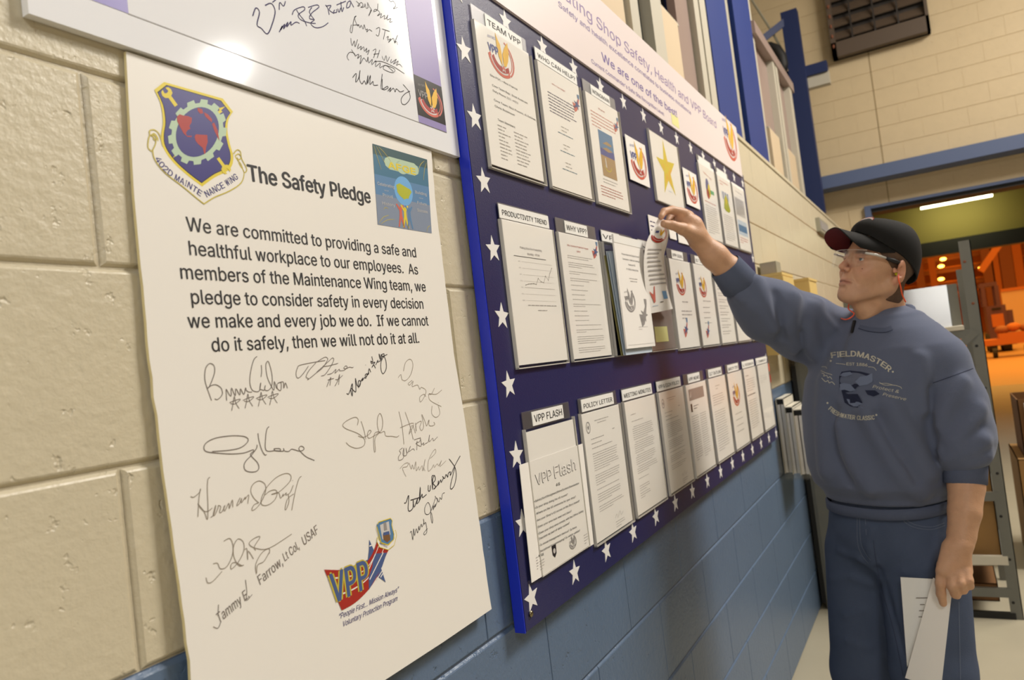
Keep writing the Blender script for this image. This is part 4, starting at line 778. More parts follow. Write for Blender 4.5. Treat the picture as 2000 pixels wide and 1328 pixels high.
def d_m6(P, x, t, w, h):
    eagle_logo(P, x+.09, t-.078, .095); P.greek(x+.07, x+.17, t-.128, 1, .01, .006, 'softink', rnd=g, rag=0)
    for k in range(4): P.greek(x+.06, x+.15, t-.150-k*.018, 1, .01, .005, 'softink', rnd=g)
    ribbon_logo(P, x+.08, t-.235, .036)
def d_m7(P, x, t, w, h):
    z = t-.07
    for k in range(8): P.greek(x+.03, x+.17, z, 2, .009, .0045, 'softink', rnd=g); z -= .024
def d_m8(P, x, t, w, h): P.greek(x+.03, x+.17, t-.08, 4, .012, .005, 'softink', rnd=g); P.greek(x+.03, x+.17, t-.15, 5, .012, .005, 'softred', rnd=g)
for x, hd, dr, hl, pl_ in ((2.210, 'VPP GOAL', d_goal, 'clear holder titled VPP GOAL, beside the lifted sheet', 'page with colour emblem in the VPP GOAL holder'), (2.468, 'SLT IDEA', d_m6, 'clear holder right of VPP GOAL, under the forearm', 'page with colour emblem under the forearm'), (2.724, None, d_m7, 'clear holder half hidden under the sleeve cuff', 'page of grey paragraphs under the sleeve cuff'), (2.980, None, d_m8, 'clear holder second from the right end of the middle row', 'page with red lines, second from right in the middle row'), (3.235, None, d_m8, 'clear holder at the right end of the middle row', 'page at the right end of the middle row')):
    holder(x, MX-.006, head=hd, label=hl, strip=(.2, .75)); page(x, MX-.004, PW+.006, PH, pl_, dr)
# --- bottom row
def letter(P, x, t, w, h, seal=True):
    if seal: P.stroke(arc(x+.028, t-.032, .010, .012, 0, 360, 16), .0022, 'mid_grey', sm=False); P.poly(star_pts(x+.028, t-.032, .006, .5), 'mid_grey')
    P.greek(x+.065, x+.145, t-.022, 1, .01, .003, 'softink', rnd=g, rag=0); P.greek(x+.08, x+.13, t-.028, 1, .01, .0026, 'softink', rnd=g, rag=0); P.greek(x+.16, x+.18, t-.052, 1, .01, .003, 'softink', rnd=g)
    P.greek(x+.035, x+.11, t-.060, 1, .01, .003, 'softink', rnd=g); P.greek(x+.035, x+.095, t-.070, 1, .01, .003, 'softink', rnd=g); P.greek(x+.035, x+.16, t-.080, 1, .01, .003, 'softink', rnd=g)
    z = t-.092
    for n in (8, 5, 1, 4, 3): P.greek(x+.035, x+.178, z, n, .0052, .0024, 'softink', rnd=g); z -= n*.0052+.0055
    P.stroke([(x+.115, t-.25), (x+.125, t-.243), (x+.13, t-.252), (x+.145, t-.240), (x+.15, t-.25), (x+.165, t-.244)], .0008, 'softink'); P.greek(x+.115, x+.17, t-.260, 3, .0055, .0024, 'softink', rnd=g)
def d_min(P, x, t, w, h):
    P.greek(x+.035, x+.07, t-.035, 1, .01, .003, 'softink', rnd=g); P.greek(x+.035, x+.12, t-.052, 1, .01, .003, 'softink', rnd=g)
    z = t-.066
    for n in (7, 6, 5, 4): P.greek(x+.035, x+.185, z, n, .0052, .0026, 'softink', rnd=g, indent=.008); z -= n*.0052+.002
    for k, n in enumerate((1, 3, 3)): P.greek(x+.035, x+.11, t-.195-k*.018, n, .0055, .0026, 'softink', rnd=g)
def d_esoh(P, x, t, w, h):
    letter(P, x, t, w, h*.9)
def d_news(P, x, t, w, h):
    P.rect(x+.025, t-.05, x+.19, t-.015, 'mid_grey'); P.poly([(x+.03, t-.04), (x+.05, t-.02), (x+.045, t-.04)], 'pale_grey', 2); P.rect(x+.03, t-.085, x+.045, t-.060, 'darkpen', 2)
    P.greek(x+.06, x+.12, t-.07, 2, .008, .004, 'ink', rnd=g); P.greek(x+.025, x+.10, t-.10, 20, .007, .0034, 'softink', rnd=g); P.greek(x+.115, x+.19, t-.10, 20, .007, .0034, 'softink', rnd=g)
def d_clt(P, x, t, w, h): P.greek(x+.08, x+.14, t-.03, 2, .01, .004, 'softink', rnd=g); P.greek(x+.03, x+.18, t-.06, 5, .008, .0036, 'softink', rnd=g); P.greek(x+.03, x+.18, t-.115, 17, .0082, .0036, 'softink', rnd=g)
def d_saf(P, x, t, w, h):
    eagle_logo(P, x+.10, t-.085, .11)
    for k in range(4): P.greek(x+.05, x+.17, t-.155-k*.022, 1, .01, .005, 'softink', rnd=g)
def d_fee(P, x, t, w, h): P.text('Feedback', x+.03, t-.03, .006, 'ink', w=.05); P.greek(x+.03, x+.18, t-.045, 6, .009, .004, 'softink', rnd=g); P.greek(x+.02, x+.18, t-.108, 1, .009, .007, 'ink', rnd=g); P.greek(x+.03, x+.18, t-.13, 13, .009, .004, 'softink', rnd=g)
def d_last(P, x, t, w, h): P.greek(x+.03, x+.18, t-.05, 4, .009, .004, 'pale_grey', rnd=g)
holder(1.203, BX+.012, w=.212, h=.272, head='VPP FLASH', label='clear holder titled VPP FLASH', strip=(.18, .84), htxt_h=.0195)
page(1.207, BX+.020, .205, .255, 'plain backing sheet in the VPP FLASH holder', lambda P, x, t, w, h: None, y=YB-.0045)
t = thing('flyer', 'VPP Flash flyer with bullet questions sticking out of its holder', 'flyer', (1.17, YB-.011, BX+.01))
MB().add([(1.160, YB-.0062, BX+.010), (1.436, YB-.0062, BX+.006), (1.442, YB-.0062, BX+.219), (1.166, YB-.0062, BX+.221), (1.160, YB-.0052, BX+.010), (1.436, YB-.0052, BX+.006), (1.442, YB-.0052, BX+.219), (1.166, YB-.0052, BX+.221)], [(0, 1, 2, 3), (7, 6, 5, 4), (0, 4, 5, 1), (1, 5, 6, 2), (2, 6, 7, 3), (3, 7, 4, 0)]).build('sheet', 'paper', t)
mp, px = flat(YB-.0063); P = Print(mp, px); ZF = (980, 740, 2.657)
def zq(x, y): return (ZF[0]+x/ZF[2], ZF[1]+y/ZF[2])
a = px(*zq(178, 552)); b = px(*zq(382, 470))
for dx, dz, m_, l_ in ((.0014, -.0012, 'mid_grey', 1), (0, 0, 'darkpen', 2), (.0007, .0003, 'paper', 3)):
    for s_, p0, p1 in (('VPP', (178, 552), (260, 524)), ('Flash', (275, 516), (384, 470))):
        a = px(*zq(*p0)); b = px(*zq(*p1)); P.text(s_, a[0]+dx, a[1]+dz, .0285 if s_ == 'VPP' else .034, m_, w=b[0]-a[0], rot=0, layer=l_, bold=.004 if l_ < 3 else -.012)
P.line_px('6S', zq(282, 556), zq(302, 550), .0075, 'ink', bold=.012)
for s_, p0, p1 in (('•Safety/Sort/Straighten/Shine/Sustain/Standardize', (168, 642), (400, 545)), ('•Is your shop doing the 6S scores?', (172, 675), (342, 603)), ('•Where are the 6S comments for your shop?', (174, 707), (384, 615)), ("•Are your Shop's 6S scores on the Story board?", (178, 742), (403, 637)),
                   ('•Does your area look neat and clean?', (182, 777), (362, 690)), ('•Does your shop area comply with the Office Safety', (187, 810), (424, 688)), ('Checklist as part of daily routine?', (190, 838), (352, 752)), ('•Is visual management obvious?  Is there', (194, 870), (388, 772)), ('disciplined housekeeping? Is safety visible?', (197, 902), (406, 790))):
    P.line_px(s_, zq(*p0), zq(*p1), .0056, 'ink', bold=-.004)
a = px(*zq(368, 848)); eagle_logo(P, a[0], a[1], .034, grey=True); a = px(*zq(272, 892)); P.poly([(a[0]-.009, a[1]+.011), (a[0]+.009, a[1]+.011), (a[0]+.008, a[1]-.006), (a[0], a[1]-.013), (a[0]-.008, a[1]-.006)], 'darkpen', 1); P.poly(arc(a[0], a[1], .005, .005, 0, 360, 10)[:-1], 'pale_grey', 2)
P.line_px('AFGE', zq(190, 925), zq(218, 914), .0058, 'ink', bold=.01); a = px(*zq(195, 950)); P.greek(a[0], a[0]+.02, a[1], 4, .005, .0024, 'softink', rnd=g); a = px(*zq(180, 960)); P.greek(a[0], a[0]+.008, a[1]+.01, 5, .005, .003, 'softink', rnd=g)
a = px(*zq(425, 815)); P.greek(a[0], a[0]+.02, a[1], 4, .0055, .0026, 'greyink', rnd=g); P.build('printed_matter', t)
for x, hd, dr, hl, pl_, kw in ((1.452, 'POLICY LETTER', letter, 'clear holder titled POLICY LETTER', 'official letter with round seal under POLICY LETTER', dict(strip=(.06, .90))), (1.704, 'MEETING MINUTES', d_min, 'clear holder titled MEETING MINUTES', 'typed minutes page under MEETING MINUTES', dict(full=True)),
                       (1.962, 'VPP & ESOH POLICY', d_esoh, 'clear holder titled VPP & ESOH POLICY', 'policy letter with faint seal under VPP & ESOH POLICY', dict(full=True)), (2.214, 'VPP NEWS', d_news, 'clear holder titled VPP NEWS', 'newsletter with grey masthead under VPP NEWS', dict(strip=(.2, .8))),
                       (2.473, 'CLT OUTLINE', d_clt, 'clear holder titled CLT OUTLINE', 'typed outline page under CLT OUTLINE', dict(strip=(.1, .9))), (2.731, 'SAFETY TIPS', d_saf, 'clear holder titled SAFETY TIPS', 'page with colour emblem under SAFETY TIPS', dict(strip=(.12, .9))),
                       (2.992, 'U. FEEDBACK', d_fee, 'clear holder second from the right end of the bottom row', 'form page second from right in the bottom row', dict(full=True)), (3.252, 'E. COMMENTS', d_last, 'clear holder at the right end of the bottom row', 'nearly blank page at the right end of the bottom row', dict(full=True))):
    holder(x, BX, head=hd, label=hl, **kw); page(x, BX+.002, PW+.008 if x > 1.5 else PW, .278, pl_, dr)
# orange stickers on the right edge
for i, (z, m_) in enumerate(((-.16, 'orange_red'), (-.21, 'red'))):
    t = thing('sticker', ('upper' if i == 0 else 'lower')+' orange-red sticker on the right edge of the board', 'sticker', (3.505, YB, H+z), 'stickers on the right edge'); MB().box((3.49, YB-.004, H+z), (3.522, YB-.001, H+z+.035)).build('sheet', m_, t)
# ------------------------------------------------------------------ the man at the board: implicit surfaces
F32 = np.float32
def V3(p): return np.array([p[0], p[1], p[2]], dtype=F32)
def smin(a, b, k):
    h = np.clip(.5+.5*(b-a)/k, 0, 1); return b*(1-h)+a*h-k*h*(1-h)
def smax(a, b, k): return -smin(-a, -b, k)
def s_sph(P, c, r): return np.sqrt(((P-V3(c))**2).sum(-1))-r
def s_ell(P, c, r, R=None):
    q = P-V3(c)
    if R is not None: q = q @ np.array(R, dtype=F32).T
    r = V3(r); k0 = np.sqrt(((q/r)**2).sum(-1)); k1 = np.sqrt(((q/(r*r))**2).sum(-1))+1e-9; return k0*(k0-1)/k1
def s_cap(P, a, b, ra, rb=None):
    rb = ra if rb is None else rb; a = V3(a); b = V3(b); d = b-a; t = np.clip(((P-a) @ d)/(d @ d), 0, 1)
    return np.sqrt(((P-a-t[:, None]*d)**2).sum(-1))-(ra+(rb-ra)*t)
def chain(P, pts, rs, k=.01):
    d = None
    for i in range(len(pts)-1):
        c = s_cap(P, pts[i], pts[i+1], rs[i], rs[i+1]); d = c if d is None else smin(d, c, k)
    return d
def nets(f, lo, hi, h):
    n = [int(math.ceil((b-a)/h))+1 for a, b in zip(lo, hi)]
    ax = [np.arange(m, dtype=F32)*h+a for m, a in zip(n, lo)]
    vals = np.empty(n, dtype=F32)
    for i0 in range(0, n[0], 24):
        g_ = np.stack(np.meshgrid(ax[0][i0:i0+24], ax[1], ax[2], indexing='ij'), -1).reshape(-1, 3); vals[i0:i0+24] = f(g_).reshape(-1, n[1], n[2])
    cell = np.zeros((n[0]-1, n[1]-1, n[2]-1, 3), dtype=np.float64); cnt = np.zeros(cell.shape[:3]); quads = []
    idx = np.arange(cnt.size).reshape(cnt.shape)
    for axn in range(3):
        sl0 = [slice(None)]*3; sl1 = [slice(None)]*3; sl0[axn] = slice(0, -1); sl1[axn] = slice(1, None)
        s0 = vals[tuple(sl0)]; s1 = vals[tuple(sl1)]; cr = (s0 < 0) != (s1 < 0)
        I = np.argwhere(cr); t = (s0[cr]/(s0[cr]-s1[cr])); pt = I.astype(np.float64); pt[:, axn] += t
        o1, o2 = [a for a in range(3) if a != axn]
        ok = np.ones(len(I), bool)
        for a in (o1, o2): ok &= (I[:, a] > 0) & (I[:, a] < n[a]-1)
        I = I[ok]; pt = pt[ok]; neg = (s0[cr] < 0)[ok]; cs = []
        for d1, d2 in ((1, 1), (0, 1), (0, 0), (1, 0)):
            J = I.copy(); J[:, o1] -= d1; J[:, o2] -= d2; np.add.at(cell, (J[:, 0], J[:, 1], J[:, 2]), pt); np.add.at(cnt, (J[:, 0], J[:, 1], J[:, 2]), 1); cs.append(idx[J[:, 0], J[:, 1], J[:, 2]])
        q = np.stack(cs, 1); flip = neg if axn != 1 else ~neg; q[~flip] = q[~flip][:, ::-1]; quads.append(q)
    used = cnt > 0; mp_ = -np.ones(cnt.size, dtype=np.int64); mp_[used.ravel()] = np.arange(used.sum())
    v = cell[used]/cnt[used][:, None]*h+np.array(lo); f_ = mp_[np.concatenate(quads)]; return v, f_
def relax(v, f, it=1, lam=.5):
    for _ in range(it):
        acc = np.zeros_like(v); c = np.zeros(len(v))
        for a, b in ((0, 1), (1, 2), (2, 3), (3, 0)):
            np.add.at(acc, f[:, a], v[f[:, b]]); np.add.at(acc, f[:, b], v[f[:, a]]); np.add.at(c, f[:, a], 1); np.add.at(c, f[:, b], 1)
        v = v*(1-lam)+lam*acc/c[:, None]
    return v
def npmesh(name, v, f, mats, mi=None, attr=None):
    me = bpy.data.meshes.new(name); me.from_pydata(v.tolist(), [], f.tolist())
    for m in (mats if isinstance(mats, list) else [mats]): me.materials.append(M[m])
    me.polygons.foreach_set('use_smooth', [True]*len(f))
    if mi is not None: me.polygons.foreach_set('material_index', mi.tolist())
    if attr is not None:
        a = me.color_attributes.new('tint', 'FLOAT_COLOR', 'POINT'); a.data.foreach_set('color', np.concatenate([attr, np.ones((len(attr), 1))], 1).ravel())
    me.update(); return me
def bvh_of(v, f): return BVHTree.FromPolygons(v.tolist(), f.tolist())
CAMP = Vector((0, CY, H))
def hit(bv, u, w):
    d = Vector(ray(u, w)).normalized(); r = bv.ray_cast(CAMP, d); return (r[0], r[1]) if r[0] else (None, None)
# head frame
TH, PI_, RL, HS = math.radians(45), math.radians(19.), math.radians(-9.), .97
HO = np.array([2.307, -.594, 1.623])
hF = np.array([-math.cos(TH)*math.cos(PI_), math.sin(TH)*math.cos(PI_), math.sin(PI_)]); l_ = np.array([-math.sin(TH), -math.cos(TH), 0]); u_ = np.cross(hF, l_)
hL = l_*math.cos(RL)+u_*math.sin(RL); hU = np.cross(hF, hL); HB = np.array([hF, hL, hU])     # rows: forward, left, up
def h2w(p): return HO+HS*(np.asarray(p) @ HB)
def w2h(p): return ((p-HO)/HS) @ HB.T
def head_sdf(P):
    d = s_ell(P, (-.008, 0, .045), (.097, .076, .086))
    d = smin(d, s_ell(P, (.035, 0, -.010), (.060, .062, .080)), .03)
    for s in (1, -1):
        d = smin(d, s_cap(P, (.005, s*.055, -.052), (.068, s*.022, -.092), .018, .018), .028)
        d = smin(d, s_ell(P, (.052, s*.038, -.030), (.034, .026, .028)), .022)
        d = smin(d, s_cap(P, (.084, s*.012, .030), (.070, s*.050, .028), .011, .009), .014)
    d = smin(d, s_ell(P, (.078, 0, -.094), (.021, .024, .019)), .018)
    d = smin(d, s_ell(P, (.074, 0, -.058), (.026, .032, .030)), .02)
    for s in (1, -1): d = smax(d, -s_ell(P, (.108, s*.033, .006), (.022, .021, .016)), .014)
    d = smin(d, s_cap(P, (.092, 0, .020), (.1155, 0, -.019), .0066, .0098), .011)
    for s in (1, -1):
        d = smin(d, s_sph(P, (.1035, s*.0115, -.025), .0075), .007); d = smax(d, -s_ell(P, (.108, s*.008, -.037), (.007, .0042, .005)), .003)
        d = smin(d, s_sph(P, (.0755, s*.032, .010), .0150), .005)
        d = smax(d, -s_ell(P, (.091, s*.032, .0085), (.010, .0135, .0046)), .0015)
        d = smax(d, -s_cap(P, (.099, s*.020, -.030), (.084, s*.036, -.060), .0022), .009); d = smin(d, s_cap(P, (.0895, s*.020, .0165), (.0855, s*.046, .0155), .0024), .003); d = smax(d, -s_ell(P, (.060, s*.075, -.065), (.05, .02, .03)), .03)
    # lips
    d = smin(d, s_cap(P, (.0985, -.010, -.0535), (.0985, .010, -.0535), .0048), .005); d = smin(d, s_cap(P, (.090, -.022, -.057), (.098, -.004, -.0535), .0036), .005); d = smin(d, s_cap(P, (.090, .022, -.057), (.098, .004, -.0535), .0036), .005)
    d = smin(d, s_cap(P, (.095, -.013, -.0655), (.095, .013, -.0655), .0055), .006)
    d = smax(d, -s_cap(P, (.1035, 0, -.0592), (.091, .0245, -.0605), .0018), .004); d = smax(d, -s_cap(P, (.1035, 0, -.0592), (.091, -.0245, -.0605), .0018), .004)
    d = smax(d, -s_cap(P, (.1005, -.008, -.077), (.1005, .008, -.077), .003), .008)
    # jowl, neck
    d = smin(d, s_cap(P, (.045, 0, -.094), (.0, 0, -.115), .020, .038), .02)
    return d
def ear_sdf(P, s):
    q = P.copy(); q[:, 1] *= s; q = (q-V3((-.008, .078, 0)))/1.18+V3((-.008, .078, 0))
    c = (-.010, .080, .002); a = -.18; R = [[math.cos(a), 0, math.sin(a)], [0, 1, 0], [-math.sin(a), 0, math.cos(a)]]; R2 = [[.90, .42, 0], [-.42, .90, 0], [0, 0, 1]]; RR = (np.array(R2) @ np.array(R))
    e = s_ell(q, (-.011, .0810, -.001), (.0165, .0065, .0270), RR); e = smin(e, s_ell(q, (-.004, .0765, -.026), (.0085, .006, .010)), .008)
    e = smax(e, -s_ell(q, (-.005, .0870, -.004), (.0085, .0060, .0120), RR), .004); e = smax(e, -s_ell(q, (-.013, .0885, .008), (.0105, .0042, .0120), RR), .003)
    e = smin(e, s_cap(q, (.0055, .0765, .000), (.005, .078, -.006), .0038), .004); return e
nk0 = w2h(np.array(onX(1718, 600, 2.36))); nk1 = w2h(np.array(onX(1728, 660, 2.40)))
def full_head(P):
    d = head_sdf(P); d = smin(d, s_cap(P, (-.024, 0, -.045), nk0, .056, .056), .02); d = smin(d, s_cap(P, nk0, nk1, .062, .085), .03)
    for s in (1, -1): d = smin(d, s_cap(P, (-.012, s*.062, -.035), nk0+np.array([.045, s*.015, -.02]), .012, .010), .02)
    for s in (1, -1): d = smin(d, ear_sdf(P, s), .005)
    return d
hv, hf = nets(full_head, (-.125, -.115, -.235), (.140, .115, .145), .0023)
hv = relax(hv, hf, 1, .35)
# colour of the skin where it differs: lips, brows, nose and cheek flush, ears
tint = np.ones((len(hv), 3))*np.array(lin((202, 157, 124))[:3])
def blend(mask, col):
    global tint
    m = np.clip(mask, 0, 1)[:, None]; tint = tint*(1-m)+m*np.array(lin(col)[:3])
x, y, z = hv[:, 0], np.abs(hv[:, 1]), hv[:, 2]
blend(.55*np.exp(-(((x-.108)/.02)**2+(y/.022)**2+((z+.018)/.022)**2)), (200, 128, 108)); blend(.4*np.exp(-(((x-.07)/.03)**2+((y-.045)/.02)**2+((z+.025)/.02)**2)), (204, 136, 116))
blend(.5*np.clip((y-.074)/.006, 0, 1), (208, 138, 112))
blend(.8*np.exp(-(((z+.0595)/.0085)**4+(y/.024)**6))*(x > .085), (172, 112, 96)); blend(.3*np.exp(-(((x-.08)/.05)**4+((z+.085)/.03)**4)), (186, 142, 122))
blend(.92*np.exp(-(((z-.0285-.10*(y-.02)*(y < .035))/.0055)**4+((y-.034)/.020)**6))*(x > .06), (84, 62, 48)); blend(.35*np.exp(-(((z-.01)/.012)**4+((y-.032)/.017)**4))*(x > .06), (176, 118, 100))
hvw = np.array([h2w(p) for p in hv]); hbv = bvh_of(hvw, hf)
def skin_attr(m):
    nt = m.node_tree; b = nt.nodes['Principled BSDF']; a = nt.nodes.new('ShaderNodeAttribute'); a.attribute_name = 'tint'
    n = nt.nodes.new('ShaderNodeTexNoise'); n.inputs['Scale'].default_value = 45; n.inputs['Detail'].default_value = 5; g_ = nt.nodes.new('ShaderNodeNewGeometry'); nt.links.new(g_.outputs['Position'], n.inputs['Vector'])
    r = nt.nodes.new('ShaderNodeMapRange'); r.inputs[3].default_value = .86; r.inputs[4].default_value = 1.12; nt.links.new(n.outputs[0], r.inputs[0])
    mx = nt.nodes.new('ShaderNodeVectorMath'); mx.operation = 'SCALE'; nt.links.new(a.outputs['Color'], mx.inputs[0]); nt.links.new(r.outputs[0], mx.inputs['Scale']); nt.links.new(mx.outputs[0], b.inputs['Base Color'])
    b.inputs['Subsurface Weight'].default_value = .12; b.inputs['Subsurface Radius'].default_value = (.01, .004, .002)
skin_attr(M['skin'])
# arms and hands (world space); joints are placed on the sight lines of the photo at chosen depths
def J(u, v, x): return np.array(onX(u, v, x))
rw = J(1366, 470, 2.10); re = J(1490, 597, 2.235)
def right_arm(P):
    d = chain(P, [re, J(1428, 532, 2.17), J(1395, 500, 2.13), rw], [.036, .0395, .035, .028], .02)
    kn = J(1333, 424, 2.06)
    d = smin(d, chain(P, [rw, J(1350, 442, 2.08), kn], [.028, .029, .022], .02), .012)
    d = smin(d, chain(P, [J(1362, 458, 2.09), J(1340, 428, 2.11), J(1328, 417, 2.13)], [.022, .022, .018], .02), .015)      # back of the hand, far side
    d = smin(d, chain(P, [J(1336, 417, 2.055), J(1312, 410, 2.025), J(1297, 413, 1.995), J(1291, 423, 1.975)], [.0145, .0115, .0098, .0085], .004), .006)   # index
    d = smin(d, chain(P, [J(1337, 423, 2.09), J(1318, 418, 2.08), J(1308, 424, 2.06), J(1304, 434, 2.04)], [.014, .0112, .0098, .0085], .004), .005)   # middle
    d = smin(d, chain(P, [J(1338, 428, 2.12), J(1322, 426, 2.12), J(1316, 434, 2.10), J(1322, 442, 2.09)], [.0135, .011, .0095, .0085], .004), .005)   # ring
    d = smin(d, chain(P, [J(1342, 434, 2.14), J(1330, 438, 2.15), J(1328, 446, 2.13), J(1334, 450, 2.12)], [.012, .0095, .0085, .0075], .004), .005)   # little
    d = smin(d, chain(P, [J(1358, 460, 2.07), J(1333, 447, 2.02), J(1313, 440, 1.985), J(1297, 437, 1.965)], [.021, .0165, .0122, .0105], .006), .014)      # thumb
    return d
rp = [re, rw, J(1285, 420, 1.96), J(1345, 400, 2.2)]
def bounds(ps, m):
    a = np.array(ps); return tuple(a.min(0)-m), tuple(a.max(0)+m)
lo, hi = bounds([re, rw, J(1285, 415, 1.96), J(1340, 445, 2.16)], .05); rv, rf = nets(right_arm, lo, hi, .0028); rv = relax(rv, rf, 1, .4)
le = J(1890, 890, 2.25); lw = J(1877, 1060, 2.16)
XL0 = 2.13
def left_arm(P):
    d = chain(P, [le, J(1887, 950, 2.22), J(1884, 1000, 2.19), J(1878, 1045, 2.17), lw], [.043, .0425, .038, .0325, .030], .006)
    for u, r in ((1842, .017), (1858, .018), (1874, .017), (1887, .0155)): d = smin(d, s_cap(P, J(1868+(u-1868)*.45, 1070, 2.15), J(u, 1115, XL0-.005+(u-1842)*.0004), .020, r), .014)
    fin = [([(1841, 1118, 0), (1837, 1140, -.012), (1838, 1160, -.006), (1842, 1178, .004)], [.0150, .0122, .0112, .0092]),
           ([(1859, 1120, -.004), (1860, 1145, -.022), (1866, 1160, -.006), (1869, 1163, .016)], [.0150, .0125, .0112, .0095]),
           ([(1874, 1120, -.002), (1877, 1140, -.020), (1881, 1152, -.004), (1879, 1154, .018)], [.0145, .0120, .0105, .0090]),
           ([(1887, 1116, .002), (1892, 1134, -.012), (1894, 1144, .002), (1890, 1146, .020)], [.0130, .0108, .0095, .0082])]
    for pts, rs in fin: d = smin(d, chain(P, [J(a, b, XL0+c) for a, b, c in pts], rs, .004), .004)
    d = smin(d, chain(P, [J(1862, 1080, 2.17), J(1843, 1105, 2.19), J(1838, 1130, 2.19), J(1840, 1150, 2.175)], [.019, .0155, .0120, .0100], .006), .012)   # thumb behind the papers
    return d
lo, hi = bounds([le, lw, J(1830, 1190, 2.08), J(1900, 1150, 2.2)], .055); lv_, lf = nets(left_arm, lo, hi, .0028); lv_ = relax(lv_, lf, 1, .4)
def atint(v): return np.ones((len(v), 3))*np.array(lin((202, 157, 124))[:3])
# ---- sweatshirt
BY = math.radians(33); bf = np.array([-math.cos(BY), math.sin(BY), 0]); bl = np.array([-math.sin(BY), -math.cos(BY), 0])
XC = 2.36
ST = [(1735, 968, .168, .142), (1733, 955, .172, .146), (1728, 934, .196, .166), (1720, 900, .205, .168), (1712, 850, .208, .162), (1708, 790, .212, .158), (1712, 730, .208, .152), (1722, 680, .185, .135), (1726, 645, .135, .110), (1728, 622, .090, .085)]
STW = [(J(a, b, XC), w, d) for a, b, w, d in ST]
zs_ = np.array([s[0][2] for s in STW]); o_ = np.argsort(zs_); zs_ = zs_[o_]
cx_t = np.array([s[0][0] for s in STW])[o_]; cy_t = np.array([s[0][1] for s in STW])[o_]; w_t = np.array([s[1] for s in STW])[o_]; d_t = np.array([s[2] for s in STW])[o_]
def torso(P):
    z_ = P[:, 2]; cx = np.interp(z_, zs_, cx_t); cy = np.interp(z_, zs_, cy_t); w = np.interp(z_, zs_, w_t); dd = np.interp(z_, zs_, d_t)
    dx = P[:, 0]-cx; dy = P[:, 1]-cy; a = dx*bl[0]+dy*bl[1]; b = dx*bf[0]+dy*bf[1]
    r = (np.abs(a/w)**2.3+np.abs(b/dd)**2.3)**(1/2.3); d = (r-1)*np.minimum(w, dd)*.95
    return np.maximum(np.maximum(d, zs_[0]-z_), z_-zs_[-1]-.0).astype(F32)
rsh = J(1645, 668, 2.45); lsh = J(1830, 712, 2.29); nb = J(1727, 655, XC)
rsl = [(rsh, .092), (J(1570, 640, 2.38), .098), (J(1500, 605, 2.28), .090), (J(1476, 588, 2.24), .066), (J(1458, 572, 2.215), .0560)]
lsl = [(lsh, .080), (J(1858, 790, 2.27), .080), (J(1874, 850, 2.26), .078), (J(1880, 868, 2.25), .066), (J(1883, 882, 2.245), .054)]
ridges = []
def sweat(P):
    d = torso(P)
    d = smin(d, s_cap(P, nb, rsh, .088, .084), .05); d = smin(d, s_cap(P, nb, lsh, .080, .076), .05)
    d = smin(d, chain(P, [a for a, r in rsl], [r for a, r in rsl], .03), .035)
    d = smin(d, chain(P, [a for a, r in lsl], [r for a, r in lsl], .03), .009)
    for ps, r, sg in ridges:
        q_ = np.abs(d) < .05
        if q_.any():
            Q = P[q_]; c = np.full(len(Q), 9., dtype=F32)
            for a, b in zip(ps[:-1], ps[1:]): c = np.minimum(c, s_cap(Q, a, b, 0.))
            d[q_] -= sg*r*1.9*np.exp(-(c/(r*1.7))**2)
    return d
slo, shi = bounds([J(1432, 545, 2.18), J(1600, 1003, 2.5), J(1935, 900, 2.2), J(1727, 600, XC), (2.25, -.35, 1.2), (2.62, -.6, 1.2), lsh, rsh], .11)
v0, f0 = nets(sweat, slo, shi, .016); b0 = bvh_of(v0, f0)
def ridge(pts, r, sg=1, sink=.0):
    ps = []
    for u, v in pts:
        p, n = hit(b0, u, v)
        if p is None: continue
        dd = (p-CAMP).normalized(); ps.append(np.array(p-(-dd)*0.))
    if len(ps) > 1:
        ps = smooth([tuple(p) for p in ps], 3)
        ridges.append((ps, r, sg))
for pts, r in (([(1690, 800), (1722, 860), (1765, 930), (1800, 965)], .013), ([(1740, 790), (1775, 850), (1815, 925)], .012), ([(1640, 830), (1660, 890), (1700, 955)], .012), ([(1612, 740), (1606, 830), (1612, 920)], .013), ([(1632, 700), (1622, 760)], .010),
               ([(1592, 690), (1580, 640), (1588, 600)], .012), ([(1552, 680), (1545, 630), (1552, 580)], .012), ([(1508, 640), (1490, 595), (1478, 550)], .012), ([(1470, 600), (1452, 575), (1462, 540)], .010), ([(1446, 580), (1440, 552), (1450, 525)], .009),
               ([(1620, 640), (1600, 612), (1598, 590)], .010), ([(1795, 700), (1802, 760), (1808, 800)], .011),
               ([(1860, 860), (1890, 838), (1915, 800)], .011), ([(1850, 897), (1885, 885), (1920, 862)], .012), ([(1862, 915), (1895, 905), (1925, 893)], .011), ([(1835, 830), (1850, 790), (1880, 745)], .010), ([(1840, 880), (1870, 870)], .010)): ridge(pts, r)
for pts, r in (([(1815, 760), (1818, 830), (1830, 890)], .008), ([(1568, 700), (1562, 650)], .008), ([(1530, 660), (1520, 610), (1515, 575)], .008), ([(1855, 905), (1890, 893), (1922, 880)], .006), ([(1850, 872), (1885, 858), (1912, 830)], .006), ([(1655, 640), (1645, 665), (1640, 700)], .008), ([(1662, 620), (1655, 650)], .007), ([(1458, 592), (1448, 560), (1456, 530)], .006), ([(1710, 810), (1745, 880), (1785, 940)], .008), ([(1630, 800), (1632, 880), (1660, 940)], .008)): ridge(pts, r, -1)
sv, sf = nets(sweat, slo, shi, .0062)
# cut the neck hole away so that the collar opens round the neck
sv = relax(sv, sf, 1, .5); sbv = bvh_of(sv, sf)
